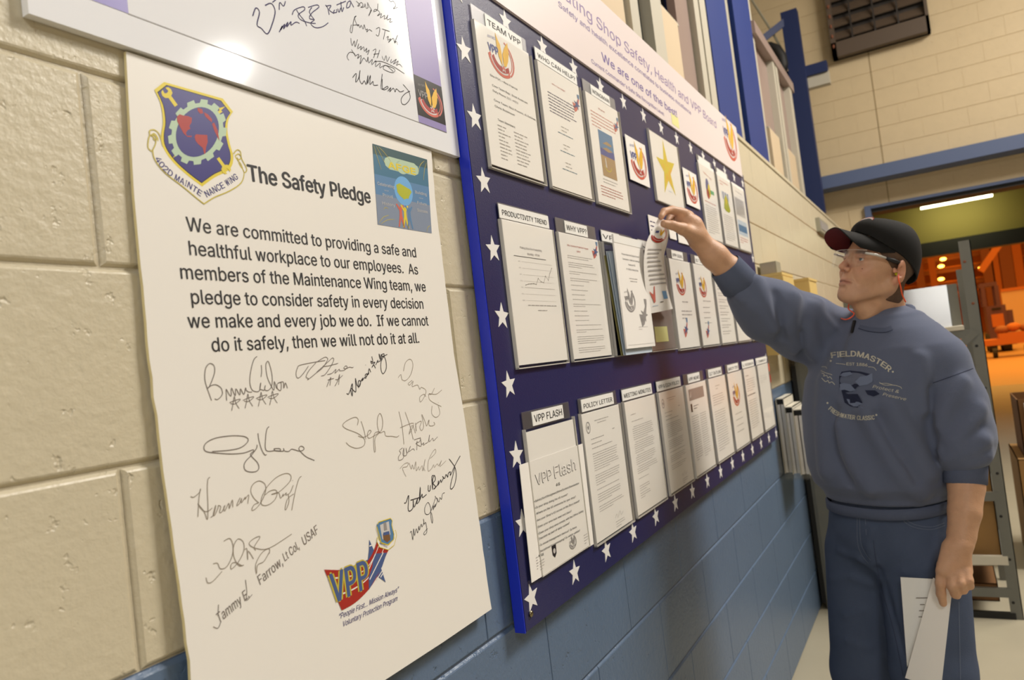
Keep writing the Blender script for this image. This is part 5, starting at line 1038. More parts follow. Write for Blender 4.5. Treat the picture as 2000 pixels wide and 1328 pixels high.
# ---- jeans
def jeans(P):
    hc = J(1742, 1010, XC+.01)
    q = P.copy(); R = np.array([bf, bl, [0, 0, 1]])
    d = s_ell(P, hc+np.array([0, 0, -.02]), (.150, .182, .17), R); d = smax(d, P[:, 2]-zj, .01)
    a = J(1690, 1075, 2.41); b = J(1694, 1310, 2.41); c = np.array([b[0]+.02, b[1], .45]); e = np.array([b[0]+.05, b[1]+.0, .07])
    d = smin(d, chain(P, [a, b, c, e], [.112, .100, .088, .085], .02), .03)
    a2 = J(1800, 1085, 2.31); b2 = J(1822, 1310, 2.27); c2 = np.array([b2[0]+.02, b2[1]-.01, .45]); e2 = np.array([b2[0]+.05, b2[1]-.02, .07])
    d = smin(d, chain(P, [a2, b2, c2, e2], [.112, .104, .090, .088], .02), .025)
    for a_, b_, r, sg in jr:
        c_ = s_cap(P, a_, b_, r); d = smin(d, c_, .015) if sg > 0 else smax(d, -c_, .015)
    return smax(d, .055-P[:, 2], .006)
jr = []
zj = J(1735, 950, XC)[2]
jlo, jhi = (2.08, -.98, .02), (2.66, -.22, zj+.03)
v1, f1 = nets(jeans, jlo, jhi, .016); jb0 = bvh_of(v1, f1)
for pts, r, sg in (([(1625, 1130), (1665, 1125), (1700, 1140)], .007, 1), ([(1640, 1075), (1680, 1090), (1708, 1110)], .006, 1), ([(1712, 1110), (1735, 1180), (1760, 1270)], .009, -1), ([(1720, 1130), (1770, 1120), (1810, 1110)], .006, 1), ([(1650, 1200), (1690, 1190)], .006, 1), ([(1655, 1250), (1700, 1265)], .006, 1), ([(1702, 1030), (1700, 1070), (1706, 1100)], .007, 1)):
    ps = [hit(jb0, *p)[0] for p in pts]; ps = [np.array(p-((-(p-CAMP).normalized()))*r*(.5 if sg > 0 else -.5)) for p in ps if p]
    for a, b in zip(ps[:-1], ps[1:]): jr.append((a, b, r, sg))
jv, jf = nets(jeans, jlo, jhi, .0075); jv = relax(jv, jf, 1, .5); jbv = bvh_of(jv, jf)
# ---- assemble
man = thing('person', 'man in black cap, safety glasses, blue-grey sweatshirt and jeans, reaching up to the board', 'person', (2.4, -.55, 0))
core = lambda P: smin(smin(s_ell(P, J(1715, 830, XC+.01), (.10, .13, .26)), s_cap(P, J(1715, 900, XC), J(1740, 1040, XC+.01), .10, .11), .04), chain(P, [J(1727, 655, XC+.02), lsh, le], [.06, .05, .042], .03), .03)
def core2(P):
    d = core(P); d = smin(d, chain(P, [J(1727, 655, XC+.02), rsh, J(1560, 632, 2.36), re], [.06, .05, .045, .040], .03), .03)
    for a, b in ((J(1690, 1075, 2.41), np.array([2.47, J(1694, 1310, 2.41)[1], .05])), (J(1800, 1085, 2.31), np.array([2.33, J(1822, 1310, 2.27)[1], .05]))): d = smin(d, s_cap(P, a, b, .07, .045), .03)
    return d
cv, cf = nets(core2, (2.0, -1.0, .0), (2.7, -.1, 1.62), .014)
parts_ = [(hvw, hf, tint), (rv, rf, atint(rv)), (lv_, lf, atint(lv_)), (cv, cf, atint(cv))]; vv = []; ff = []; tt = []; o = 0
for a, b, c in parts_: vv.append(a); ff.append(b+o); tt.append(c); o += len(a)
link('body', npmesh('body', np.concatenate(vv), np.concatenate(ff), 'skin', attr=np.concatenate(tt)), man)
link('sweatshirt', npmesh('sweatshirt', sv, sf, 'sweat'), man)
jo = link('jeans', npmesh('jeans', jv, jf, 'denim'), man)
def H3(x, y, z): return Vector(h2w((x, y, z)))
for s in (1, -1):
    e = MB(); e.ellipsoid(H3(.0755, s*.032, .0095), (.0125*HS,)*3, n=20, k=14); eo = e.build('eye', 'eye_white', man, smooth=True)
    g0 = np.array([.0755, s*.032, .0095]); gd = np.array([.93, -.05, .10+.0]); gd = gd/np.linalg.norm(gd)
    for r_, off_, m_, nm in ((.0058, .0112, 'iris', 'iris'), (.0027, .0124, 'black', 'pupil')):
        i_ = MB(); c_ = Vector(h2w(g0+gd*off_)); T_ = Vector(gd @ HB).to_track_quat('Z', 'Y').to_matrix(); i_.ellipsoid(c_, (r_, r_, .0012), T=T_, n=14, k=6); i_.build(nm, m_, eo, smooth=True)
# hair shell below the cap
def hair(P):
    d = smin(s_ell(P, (-.008, 0, .045), (.097, .076, .086)), s_cap(P, (-.024, 0, -.045), nk0, .056, .056), .02)
    d = d-.0045; y_ = np.abs(P[:, 1]); x_ = P[:, 0]; z_ = P[:, 2]
    nz_ = .0012*np.sin(x_*900+z_*500)+.0012*np.sin(z_*1300); side = np.maximum(np.maximum(x_-(.033+.72*z_)+nz_, -.010-z_+nz_), -(x_+.03)); back = np.maximum(x_+.022+.15*(z_+.02), -.085-z_+nz_); low = np.minimum(side, back)
    return np.maximum(np.maximum(d, low), z_-.085)
av, af = nets(hair, (-.125, -.10, -.11), (.06, .10, .10), .0035); av = relax(av, af, 1, .4); link('hair', npmesh('hair', np.array([h2w(p) for p in av]), af, 'hair'), man)
# cap
def rim(phi):
    c = math.cos(phi); ap = abs((math.degrees(phi)+180) % 360-180); z_ = float(np.interp(ap, [0, 30, 60, 90, 130, 180], [.088, .078, .058, .040, .008, -.014]))
    a = .108 if c > 0 else .110; return (-.006+a*c, .0845*math.sin(phi), z_)
cap = MB(); n, k = 48, 14; vs = []
for j_ in range(k+1):
    t = j_/k
    for i in range(n):
        ph = 2*math.pi*i/n; rx, ry, rz = rim(ph); g_ = math.cos(t*math.pi/2)**.62; top = .144; zz = rz+(top-rz)*(math.sin(t*math.pi/2)**.95)
        bul = 1+.03*math.sin(min(1, t*1.6)*math.pi); vs.append(h2w(((rx+.018*t)*g_*bul-.018*t, ry*g_*bul, zz)))
fs = [(j_*n+i, j_*n+(i+1) % n, (j_+1)*n+(i+1) % n, (j_+1)*n+i) for j_ in range(k) for i in range(n)]
inner = [h2w(w2h(np.array(p))*np.array([.965, .965, 1])-np.array([0, 0, .002])) for p in vs[:n*3]]
cap.add(vs, fs); cap.add(inner, [((j_+1)*n+i, (j_+1)*n+(i+1) % n, j_*n+(i+1) % n, j_*n+i) for j_ in range(2) for i in range(n)])
cap.add(vs[:n]+inner[:n], [(i, n+i, n+(i+1) % n, (i+1) % n) for i in range(n)])
cp = thing('cap', 'x', 'x', tuple(HO)) if False else None
crown = cap.build('cap', ['cap_black'], man, smooth=True, label='black baseball cap with maroon under-visor')
def visor(off, m_, nm):
    nu, nv = 24, 8; vs = []
    for a in range(nu+1):
        s_ = -1+2*a/nu; ph = s_*1.32; bx_, by_, bz_ = rim(ph); bx_ *= .95; by_ *= .95
        xt = .171-.050*abs(s_)**4; zt_ = .081-.045*abs(s_)**1.7
        for b in range(nv+1):
            t = b/nv; x_ = bx_+(xt-bx_)*t; y_ = by_*(1-.20*t); k_ = math.sin(min(1, t*1.6)*math.pi/2); z_ = (bz_-.002)*(1-k_)+zt_*k_+off
            vs.append(h2w((x_, y_, z_)))
    fs = [(a*(nv+1)+b, (a+1)*(nv+1)+b, (a+1)*(nv+1)+b+1, a*(nv+1)+b+1) for a in range(nu) for b in range(nv)]
    return vs, fs
top_v, top_f = visor(0, '', ''); bot_v, bot_f = visor(-.0035, '', '')
vm = MB(); vm.add(top_v, [tuple(reversed(f)) for f in top_f], 0); vm.add(bot_v, bot_f, 1)
nu, nv = 24, 8; edge = [b for b in range(nv+1)]+[a*(nv+1)+nv for a in range(1, nu+1)]+[nu*(nv+1)+b for b in range(nv-1, -1, -1)]
vm.add(top_v+bot_v, [(edge[i], edge[i+1], edge[i+1]+len(top_v), edge[i]+len(top_v)) for i in range(len(edge)-1)], 0)
vm.build('visor', ['cap_black', 'maroon'], crown, smooth=True)
MB().ellipsoid(h2w((-.018, 0, .1450)), (.007, .007, .003), n=12, k=6).build('top_button', 'cap_black', crown, smooth=True)
pt_ = MB(); pc = np.array([.074, 0, .124]); 
def on_crown(a, b, off=0):
    best = (pc+np.array([-.55*b, a, .8*b])); return h2w(best+np.array([.6, 0, .8])*off)
P = Print(lambda a, b, o_: tuple(on_crown(a, b, .003+o_*2))); P.poly(arc(0, 0, .028, .013, 0, 360, 24)[:-1], 'red', 1); P.poly(arc(0, 0, .025, .0105, 0, 360, 24)[:-1], 'pale_grey', 3); P.rect(-.018, -.003, .018, .003, 'softred', 5); P.build('badge', crown)
# safety glasses
def lens_pt(a, z_, off=0): return h2w((.116-.0+off-.62*abs(a)**2.2*9.0*.9, a, z_))
gl = MB(); n, k = 28, 6
def lz(a):
    q = abs(abs(a)-.034)/.034; up = .030-.004*q**2; dn = -.020+.016*max(0, 1-abs(a)/.016) if abs(a) < .016 else -.020+.012*max(0, (abs(a)-.05)/.02); return dn, up
fr_v = []; bk_v = []
for i in range(n+1):
    a = -.068+.136*i/n; dn, up = lz(a)
    for j_ in range(k+1): z_ = dn+(up-dn)*j_/k; fr_v.append(lens_pt(a, z_)); bk_v.append(lens_pt(a, z_, -.002))
fs = [(i*(k+1)+j_, (i+1)*(k+1)+j_, (i+1)*(k+1)+j_+1, i*(k+1)+j_+1) for i in range(n) for j_ in range(k)]
gl.add(fr_v, fs); go = gl.build('safety_glasses', 'lens', man, smooth=True, label='clear wraparound safety glasses')
def polyline(pts, r, name, m_, par, n=8): t = MB(); t.tube(pts, r, n); return t.build(name, m_, par, smooth=True)
polyline([lens_pt(-.068+.136*i/20, .030) for i in range(21)], .0007, 'brow_bar', 'acrylic_edge', go)
for s in (1, -1):
    polyline([lens_pt(s*.066, .022), H3(.072, s*.074, .024), H3(.045, s*.079, .022)], [.0030, .0034, .0030], 'temple', 'acrylic_edge', go); polyline([H3(.045, s*.079, .022), H3(.022, s*.082, .020), H3(-.008, s*.082, .018)], [.0040, .0065, .0045], 'temple_tip', 'rubber_black', go)
# ear plug with its cord
pe, ne = hit(hbv, 1748, 534)
if pe: MB().ellipsoid(pe+Vector(hL)*.008, (.0062, .0062, .0068), n=14, k=8).build('ear_plug', 'plug_yellow', man, smooth=True)
cd = [pe+Vector(hL)*.014 if pe else J(1748, 534, 2.25)]+[Vector(J(u, v, x_)) for u, v, x_ in ((1755, 545, 2.235), (1759, 560, 2.24), (1762, 575, 2.25), (1769, 590, 2.26))]
polyline([Vector(p) for p in smooth([tuple(p) for p in cd], 4)], .0018, 'plug_cord', 'cord_orange', man)
cl = [(1660, 588, 2.27), (1657, 603, 2.26), (1668, 612, 2.25), (1662, 620, 2.23), (1652, 624, 2.24), (1643, 622, 2.27)]
polyline([Vector(p) for p in smooth([tuple(J(*c)) for c in cl], 4)], .0018, 'plug_cord', 'cord_orange', man)
pm, nm = hit(hbv, 1684, 525)
if pm: MB().ellipsoid(pm, (.0014, .0014, .0014), n=8, k=6).build('mole', 'mole', man, smooth=True)
# collar, cuffs and hem: ribbed bands
def ring(pts, r, name, m_, n=10):
    t = MB(); pts = smooth([tuple(p) for p in pts]+[tuple(pts[0])], 4); t.tube(pts, r, n, cap=False); return t.build(name, m_, man, smooth=True)
cc = w2h(np.array([0, 0, 0]))
ncen = np.array(J(1722, 618, XC+.005)); colpts = []
for i in range(24):
    t = 2*math.pi*i/24; fwd = math.cos(t); colpts.append(ncen+bf*.078*fwd+bl*.076*math.sin(t)+np.array([0, 0, -.022*fwd-.004]))
ring(colpts, .0115, 'collar', 'rib')
def band(a, b, r0, r1, name, m_):
    t = MB(); a = Vector(a); b = Vector(b); t.tube([a, a.lerp(b, .06), a.lerp(b, .5), b.lerp(a, .06), b], [r0*.93, r0, (r0+r1)/2, r1, r1*.93], 28, cap=False); return t.build(name, m_, man, smooth=True)
band(J(1446, 557, 2.197), J(1416, 519, 2.157), .0550, .0475, 'cuff', 'rib'); band(J(1884, 902, 2.238), J(1885, 946, 2.226), .0525, .0500, 'cuff', 'rib')
hem = MB(); vs = []; n = 48
for zf_, sc_ in ((0, .97), (.004, 1.0), (.035, 1.0), (.040, .97)):
    for i in range(n):
        t = 2*math.pi*i/n; c, s_ = math.cos(t), math.sin(t); e_ = 2/2.3; aa = .172*sc_*math.copysign(abs(c)**e_, c); bb_ = .145*sc_*math.copysign(abs(s_)**e_, s_); ctr = STW[0][0]
        vs.append(ctr+bl*aa+bf*bb_+np.array([0, 0, -.030+zf_*.75-.006*max(0, s_)]))
hem.add(vs, [(j_*n+i, j_*n+(i+1) % n, (j_+1)*n+(i+1) % n, (j_+1)*n+i) for j_ in range(3) for i in range(n)]); hem.build('hem_band', 'rib', man, smooth=True)
# print on the chest, laid on the cloth
def shirt_mp(a, b, o_):
    p, n_ = hit(sbv, a, -b)
    if p is None: return tuple(onX(a, -b, 2.3))
    return tuple(p-(p-CAMP).normalized()*(o_*3+.0006))
P = Print(shirt_mp)
ot = smooth([(1676, -641), (1700, -647.5), (1728, -649), (1744, -644)], 5); it = smooth([(1680, -634), (1702, -639), (1726, -640), (1740, -636)], 5); P.strip(ot, it, 'rib', 1); P.stroke(ot, 1.0, 'print_dark', 2, sm=False); P.build('collar_band', man)
P = Print(shirt_mp); ZS = (1540, 620, 4.15)
def sq(x, y): return (ZS[0]+x/ZS[2], -(ZS[1]+y/ZS[2]))
def arch(txt, pts, h, m_, kw=.82, bold=0):
    A = smooth([sq(*p) for p in pts], 8); d = [0]
    for i in range(1, len(A)): d.append(d[-1]+math.hypot(A[i][0]-A[i-1][0], A[i][1]-A[i-1][1]))
    wid = [{'I': .45, ' ': .5, 'M': 1.25, 'W': 1.25, '·': .35, 'L': .85}.get(c, 1) for c in txt]; tot = sum(wid); s_ = d[-1]/tot; pos = 0
    for i_, (c, k_) in enumerate(zip(txt, wid)):
        if c != ' ':
            t = (pos+k_*.5)*s_; a = np.interp(t, d, [p[0] for p in A]); b = np.interp(t, d, [p[1] for p in A]); a2 = np.interp(t+.5, d, [p[0] for p in A]); b2 = np.interp(t+.5, d, [p[1] for p in A])
            P.text(c, a, b, h, m_, w=s_*k_*kw*(.6 if c == 'I' else 1), rot=math.atan2(b2-b, a2-a), layer=1, align='c', bold=bold)
        pos += k_
arch('FIELDMASTER', [(345, 330), (400, 322), (480, 316), (560, 318), (630, 336), (700, 366), (760, 400), (815, 445)], 15, 'shirt_print', kw=.86, bold=.03)
arch('EST 1886', [(468, 388), (540, 390), (610, 394), (640, 398)], 8, 'shirt_print', bold=.015)
arch('FRESHWATER CLASSIC', [(320, 745), (380, 790), (450, 815), (540, 828), (620, 832), (700, 826)], 11.8, 'shirt_print', bold=.025)
def sk(pts, w, m_='shirt_print', sm=True): P.stroke([sq(*p) for p in pts], w, m_, 1, sm)
for p in ((342, 352), (846, 440), (316, 693), (712, 790)): P.poly([(sq(*p)[0]+2.0*math.cos(k_), sq(*p)[1]+2.0*math.sin(k_)) for k_ in np.linspace(0, 5.5, 9)], 'shirt_print')
sk([(385, 372), (430, 376), (462, 382)], .9); sk([(645, 400), (690, 405), (712, 430)], .9)
sk([(735, 525), (780, 548), (850, 548), (905, 562), (918, 578)], .9); sk([(740, 535), (800, 535), (860, 552)], .8); sk([(268, 400), (300, 400), (310, 415)], .9); sk([(262, 430), (300, 448), (355, 465)], .9)
P.text('Protect &', *sq(680, 570), 8.5, 'shirt_print', w=52, rot=-.20, shear=.3); P.text('Preserve', *sq(762, 632), 8.5, 'shirt_print', w=46, rot=-.22, shear=.3)
P.text('Honor &', *sq(266, 480), 5, 'shirt_print', w=20, rot=-.45, shear=.3) if False else None
sk([(268, 450), (290, 460), (285, 475), (310, 470), (320, 490), (335, 480), (352, 500)], 1.1); sk([(268, 490), (300, 520), (320, 510), (330, 530), (352, 522), (375, 545)], 1.2)
def sp_(pts, m_, l=1): P.poly([sq(*p) for p in pts], m_, l)
sp_([(410, 480), (430, 440), (500, 430), (590, 440), (670, 460), (685, 520), (620, 545), (560, 560), (520, 600), (440, 610), (412, 560)], 'print_dark', 1)
sp_([(415, 540), (450, 530), (500, 540), (545, 590), (500, 600), (455, 585), (420, 590)], 'print_mid', 2); sp_([(540, 520), (580, 480), (640, 470), (680, 450), (682, 520), (640, 545), (575, 555)], 'print_mid', 2)
sp_([(430, 595), (480, 620), (560, 620), (600, 690), (560, 730), (500, 720), (455, 690)], 'print_dark', 1); sp_([(470, 660), (540, 670), (600, 700), (560, 712), (610, 735), (540, 728), (490, 700)], 'print_mid', 2); sp_([(620, 590), (700, 590), (740, 620), (690, 640), (640, 625)], 'print_dark', 1)
sp_([(415, 470), (440, 448), (500, 440), (520, 460), (460, 480)], 'print_mid', 2)
P.build('chest_print', man)
sm_ = Print(shirt_mp); sm_.stroke([(1822, -748), (1845, -740), (1880, -727), (1905, -718)], 1.1, 'print_dark', 1); sm_.build('sleeve_seam', man)
# stitching and pocket on the jeans
def jm(a, b, o_):
    p, n_ = hit(jbv, a, -b)
    if p is None: return tuple(onX(a, -b, 2.3))
    return tuple(p-(p-CAMP).normalized()*(o_*3+.0008))
P = Print(jm)
for pts in ([(1760, -1010), (1770, -1022), (1790, -1031), (1820, -1034), (1846, -1026)], [(1763, -1008), (1774, -1018), (1792, -1026), (1820, -1029), (1845, -1021)], [(1674, -1012), (1675, -1060), (1684, -1085), (1696, -1100)], [(1679, -1012), (1681, -1058), (1690, -1080), (1700, -1094)], [(1873, -1175), (1874, -1230), (1876, -1328)], [(1690, -1012), (1692, -1045)]): P.stroke(pts, .8, 'stitch', 1)
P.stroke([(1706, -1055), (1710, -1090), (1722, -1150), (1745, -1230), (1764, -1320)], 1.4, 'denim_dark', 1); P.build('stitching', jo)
for a, b in (((2.47, J(1694, 1310, 2.41)[1], 0), 0), ((2.33, J(1822, 1310, 2.27)[1]-.02, 0), 0)):
    sh_ = MB(); T = Matrix.Rotation(math.pi-BY, 3, 'Z'); c_ = Vector(a)+Vector(bf)*.05; sh_.ellipsoid(c_+Vector((0, 0, .055)), (.150, .052, .052), T=T, n=20, k=10); sh_.build('shoe', 'rubber_black', man, smooth=True)
# clip at the collar
c0 = Vector(shirt_mp(1669, -626, .002)); c1 = Vector(shirt_mp(1664, -650, .002)); MB().bar(c0, c1, .007, .006).build('collar_clip', 'rubber_black', man)
# ------------------------------------------------------------------ papers in his hands
def sheetmesh(rows, m_, name, par, thick=.0004, n=None):
    """rows of world points -> thin two-sided sheet"""
    nr = len(rows); nc = len(rows[0]); vs = [tuple(p) for r_ in rows for p in r_]; fs = [(i*nc+j_, i*nc+j_+1, (i+1)*nc+j_+1, (i+1)*nc+j_) for i in range(nr-1) for j_ in range(nc-1)]
    back = [tuple(Vector(p)+Vector((-.0002, thick, 0))) for p in vs]; mb = MB(); mb.add(vs, fs); mb.add(back, [tuple(reversed(f)) for f in fs]); return mb.build(name, m_, par, smooth=True)
L_ = [(1288, 422, -.097), (1276, 446, -.088), (1264, 470, -.080), (1258, 500, -.074), (1258, 535, -.068), (1262, 570, -.062), (1272, 612, -.056)]
R_ = [(1306, 446, -.112), (1306, 458, -.104), (1303, 476, -.094), (1297, 500, -.082), (1298, 532, -.072), (1304, 566, -.064), (1314, 603, -.056)]
Ls = smooth(L_, 3); Rs = smooth(R_, 3)
rows = []
for a, b in zip(Ls, Rs):
    A = onY(*a); B = onY(*b); rows.append([A.lerp(B, t)+Vector((0, -.006*math.sin(math.pi*t), 0)) for t in (0, .25, .5, .75, 1)])
hs = thing('held_sheet', 'curling white sheet with colour emblem lifted off the board by the man', 'paper', tuple(onY(1285, 540, -.07)))
sheetmesh(rows, 'paper', 'sheet', hs)
def hp(a, b, o_):
    """a across 0..1, b down 0..1 on the lifted sheet"""
    i = min(max(b, 0), .9999)*(len(rows)-1); k_ = int(i); t = i-k_; j_ = min(max(a, 0), .9999)*4; m_ = int(j_); s_ = j_-m_
    p = rows[k_][m_].lerp(rows[k_][m_+1], s_).lerp(rows[k_+1][m_].lerp(rows[k_+1][m_+1], s_), t); return tuple(p+Vector((-.0006-o_*.5, -.0006-o_, 0)))
P = Print(hp)
def ar(c, r0, r1, t0, t1, m_): 
    A = [(c[0]+r0[0]*math.cos(math.radians(t)), c[1]-r0[1]*math.sin(math.radians(t))) for t in np.linspace(t0, t1, 14)]; B = [(c[0]+r1[0]*math.cos(math.radians(t)), c[1]-r1[1]*math.sin(math.radians(t))) for t in np.linspace(t0, t1, 14)]; P.strip(A, B, m_)
ar((.40, .24), (.34, .11), (.30, .085), 190, 330, 'red'); ar((.40, .24), (.28, .075), (.24, .055), 200, 320, 'red'); ar((.46, .22), (.36, .11), (.33, .10), -50, 80, 'softred'); ar((.46, .22), (.30, .09), (.28, .082), -40, 70, 'softred')
P.poly([(.40, .24), (.36, .19), (.34, .15), (.42, .17), (.44, .2), (.5, .15), (.58, .16), (.52, .21), (.48, .25)], 'gold', 2); P.poly([(.16, .19), (.30, .18), (.30, .215), (.16, .22)], 'logo_blue', 2)
for k_, w_ in enumerate((.62, .5, .45, .6, .66, .62, .8, .84, .86)):
    xx = np.linspace(.10+.01*k_, .10+.01*k_+w_, 10); P.strip([(x_, .425+k_*.042) for x_ in xx], [(x_, .440+k_*.042) for x_ in xx], 'softink')
P.poly([(.1, .83), (.22, .86), (.30, .79), (.33, .79), (.24, .91), (.18, .92)], 'softred', 2); P.rect(.62, .84, .86, .90, 'sky_blue', 2); P.rect(.42, .915, .56, .922, 'greyink'); P.rect(.1, .935, .3, .94, 'pale_blue'); P.build('printed_matter', hs)
# two sheets hanging from the lowered hand
XP_ = 2.15
ps = thing('paper_sheet', 'bluish-white typed sheet behind the folded one in the lowered hand', 'paper', tuple(J(1800, 1150, 2.17)))
q = [J(1759, 1127, 2.180), J(1830, 1131, 2.172), J(1842, 1300, 2.165), J(1772, 1302, 2.182)]
def quadrows(q, n=8, b=.004): return [[Vector(q[0]).lerp(Vector(q[3]), i/n).lerp(Vector(q[1]).lerp(Vector(q[2]), i/n), t)+Vector((b*math.sin(math.pi*t)*(i/n), 0, 0)) for t in (0, .33, .66, 1)] for i in range(n+1)]
r1 = quadrows(q); sheetmesh(r1, 'header_card', 'sheet', ps)
P = Print(lambda a, b, o_: tuple(Vector(onX(a, -b, 2.176))+Vector((-.003, 0, 0))))
for x0, x1, y_ in ((1789, 1812, 1167), (1797, 1806, 1180), (1795, 1805, 1192), (1794, 1801, 1204)): P.rect(x0, -y_-.8, x1, -y_+.8, 'greyink')
P.build('printed_matter', ps)
ps2 = thing('paper_sheet', 'cream folded sheet in front, gripped by the lowered hand', 'paper', tuple(J(1820, 1200, 2.15)))
q2 = [J(1823, 1128, 2.150), J(1860, 1150, 2.150), J(1838, 1345, 2.135), J(1768, 1324, 2.148)]
sheetmesh(quadrows(q2, b=-.004), 'paper', 'sheet', ps2)
# ------------------------------------------------------------------ things along the wall beyond the board
cab = thing('wall_cabinet', 'shallow tan wooden cabinet on the wall behind the raised arm', 'cabinet', (3.7, 0, 1.38))
MB().box((3.65, -.118, 1.383), (3.95, -.0, 1.760)).build('body', 'cabinet', cab); MB().box((3.645, -.121, 1.755), (3.955, 0, 1.768)).build('top_board', 'cabinet', cab); MB().box((3.645, -.124, 1.39), (3.94, -.118, 1.75)).build('door', 'cabinet', cab)
cab = thing('wall_cabinet', 'narrow tan wooden cabinet just beyond the first, behind the raised arm', 'cabinet', (4.2, 0, 1.45))
MB().box((4.05, -.180, 1.40), (4.07, -.0, 1.742)).build('side_board', 'cabinet', cab); MB().box((4.07, -.176, 1.40), (4.35, 0, 1.738)).build('body', 'cabinet', cab); MB().box((4.045, -.180, 1.738), (4.36, 0, 1.750)).build('top_board', 'cabinet', cab)
t = thing('wall_speaker', 'small grey box on the wall above the tan cabinet', 'box', (3.75, 0, 1.78)); MB().box((3.72, -.088, 1.770), (3.84, -.012, 1.830)).build('box_body', 'grey_box', t); MB().box((3.716, -.083, 1.775), (3.72, -.017, 1.825)).build('cover', 'mid_grey', t)
bz_ = H-.655
rk = thing('binder_rack', 'clear plastic wall rack holding three binders by the board', 'rack', (3.7, 0, bz_))
r_ = MB(); r_.box((3.60, -.135, bz_-.02), (3.98, -.004, bz_-.012)); r_.box((3.60, -.139, bz_-.02), (3.98, -.135, bz_+.11)); r_.box((3.60, -.135, bz_-.02), (3.604, -.004, bz_+.07)); r_.build('tray', 'clear_acrylic', rk)
MB().box((3.58, -.004, bz_-.02), (3.98, -.001, bz_+.2)).build('back_plate', 'clear_acrylic', rk)
for i, (y1, y0, top, lb) in enumerate(((-.006, -.044, .352, 'white binder nearest the wall in the clear rack'), (-.047, -.084, .312, 'middle white binder in the clear rack'), (-.087, -.130, .300, 'outermost white binder in the clear rack, embossed cover showing'))):
    x0 = 3.70-.03*i; t = thing('ring_binder', lb, 'binder', (x0, (y0+y1)/2, bz_), 'binders in the clear rack')
    c = MB(); c.box((x0, y0, bz_-.008), (x0+.26, y0+.003, bz_+top)); c.box((x0, y1-.003, bz_-.008), (x0+.26, y1, bz_+top)); c.box((x0+.257, y0, bz_-.008), (x0+.26, y1, bz_+top)); c.box((x0-.001, y0, bz_+top-.004), (x0+.26, y1, bz_+top)); c.build('cover', 'binder_white', t)
    p = MB(); w_ = (y1-y0)*.36; p.box((x0+.012, y0+.004, bz_-.004), (x0+.235, y0+.004+w_, bz_+top-.030)); p.box((x0+.010, y1-.004-w_*.9, bz_-.004), (x0+.235, y1-.004, bz_+top-.030)); p.build('paper_block', 'paper', t)
    MB().box((x0+.02, y0+.004, bz_+top-.026), (x0+.05, y1-.004, bz_+top-.006)).build('ring_gap', 'dark_trim', t)
    if i == 2:
        e = MB(); 
        for k in range(5): e.bar((x0+.03, y0-.0015, bz_+.02+k*.028), (x0+.22, y0-.0015, bz_+.035+k*.028), .004, .006)
        e.ellipsoid((x0+.13, y0-.001, bz_+.22), (.05, .003, .04), n=16, k=6); e.build('embossing', 'binder_white', t)
lk = thing('steel_locker', 'tall dark grey steel locker against the wall behind the man', 'locker', (4.3, -.2, 0))
MB().box((4.20, -.275, 0), (4.75, -.035, 1.40)).build('body', 'grey_steel', lk); MB().box((4.192, -.262, .04), (4.20, -.05, 1.37)).build('door', 'grey_steel', lk)
MB().ellipsoid((4.188, -.062, .69), (.006, .008, .008), n=10, k=6).build('bolt', 'screw', lk); MB().box((4.205, -.035, .03), (4.70, -.012, 1.3)).build('side_gap', 'dark_trim', lk)
# shelving unit with metal case on top
X0, X1 = 4.20, 4.80
pr = onX(1894, 468, X0); zt_ = pr.z; yR = onX(1970, 1100, X0).y; yL = -.33
ts = onX(1900, 641, X0).z
rk = thing('shelving_unit', 'grey angle-steel shelving unit behind the man, posts rising above its top', 'shelf', ((X0+X1)/2, (yR+yL)/2, 0))
for x, y, z in ((X0, yR, zt_), (X1, yR+.01, onX(1863, 528, X1).z), (X0, yL, onX(1641, 565, X0).z), (X1, yL, ts+.3)):
    p = MB(); s_ = 1; p.box((x, y-.030, 0), (x+.004, y+.020, z)); p.box((x, y-.030, 0), (x+.03, y-.026, z)); po = p.build('post', 'grey_steel', rk)
    if x == X0 and y == yR:
        for k in range(9): MB().ellipsoid((x-.001, y+.004-.01*(k % 2), .08+k*.205), (.002, .007, .007), n=8, k=5).build('bolt', 'rust' if k in (4, 7, 8) else 'dark_trim', po)
for z, m_, nm in ((ts-.045, 'grey_steel', 'rail'), (onX(1950, 970, X0).z-.02, 'grey_steel', 'rail'), (onX(1950, 1095, X0).z-.02, 'shelf_top', 'rail'), (onX(1950, 1158, X0).z-.02, 'grey_steel', 'rail')):
    MB().box((X0-.004, yR, z), (X0+.02, yL, z+.042)).build(nm, m_, rk)
MB().box((X0-.004, yR, .0), (X0+.02, yL, .03)).build('rail', 'dark_trim', rk)
MB().box((X0-.02, yR+.045, ts-.002), (X1+.05, yL, ts+.018)).build('shelf_board', 'shelf_top', rk)
for z in (onX(1950, 970, X0).z, onX(1950, 1095, X0).z): MB().box((X0+.02, yR, z-.01), (X1, yL, z)).build('shelf_board', 'grey_steel', rk)
a = onX(1858, 690, X0-.006); b = onX(1905, 648, X0-.006); MB().bar(a, b, .034, .004, up=(1, 0, 0)).build('brace', 'grey_steel', rk)
mc = thing('metal_case', 'shiny aluminium sheet-metal case on top of the shelving', 'case', (4.45, -.6, ts+.018)); yc = onX(1853, 590, 4.4).y
MB().box((4.40, yc, ts+.018), (4.70, -.36, onX(1850, 556, 4.4).z)).build('front_panel', 'alu', mc); MB().box((4.405, yc-.045, ts+.018), (4.74, yc, onX(1850, 556, 4.4).z)).build('side_panel', 'grey_steel', mc)
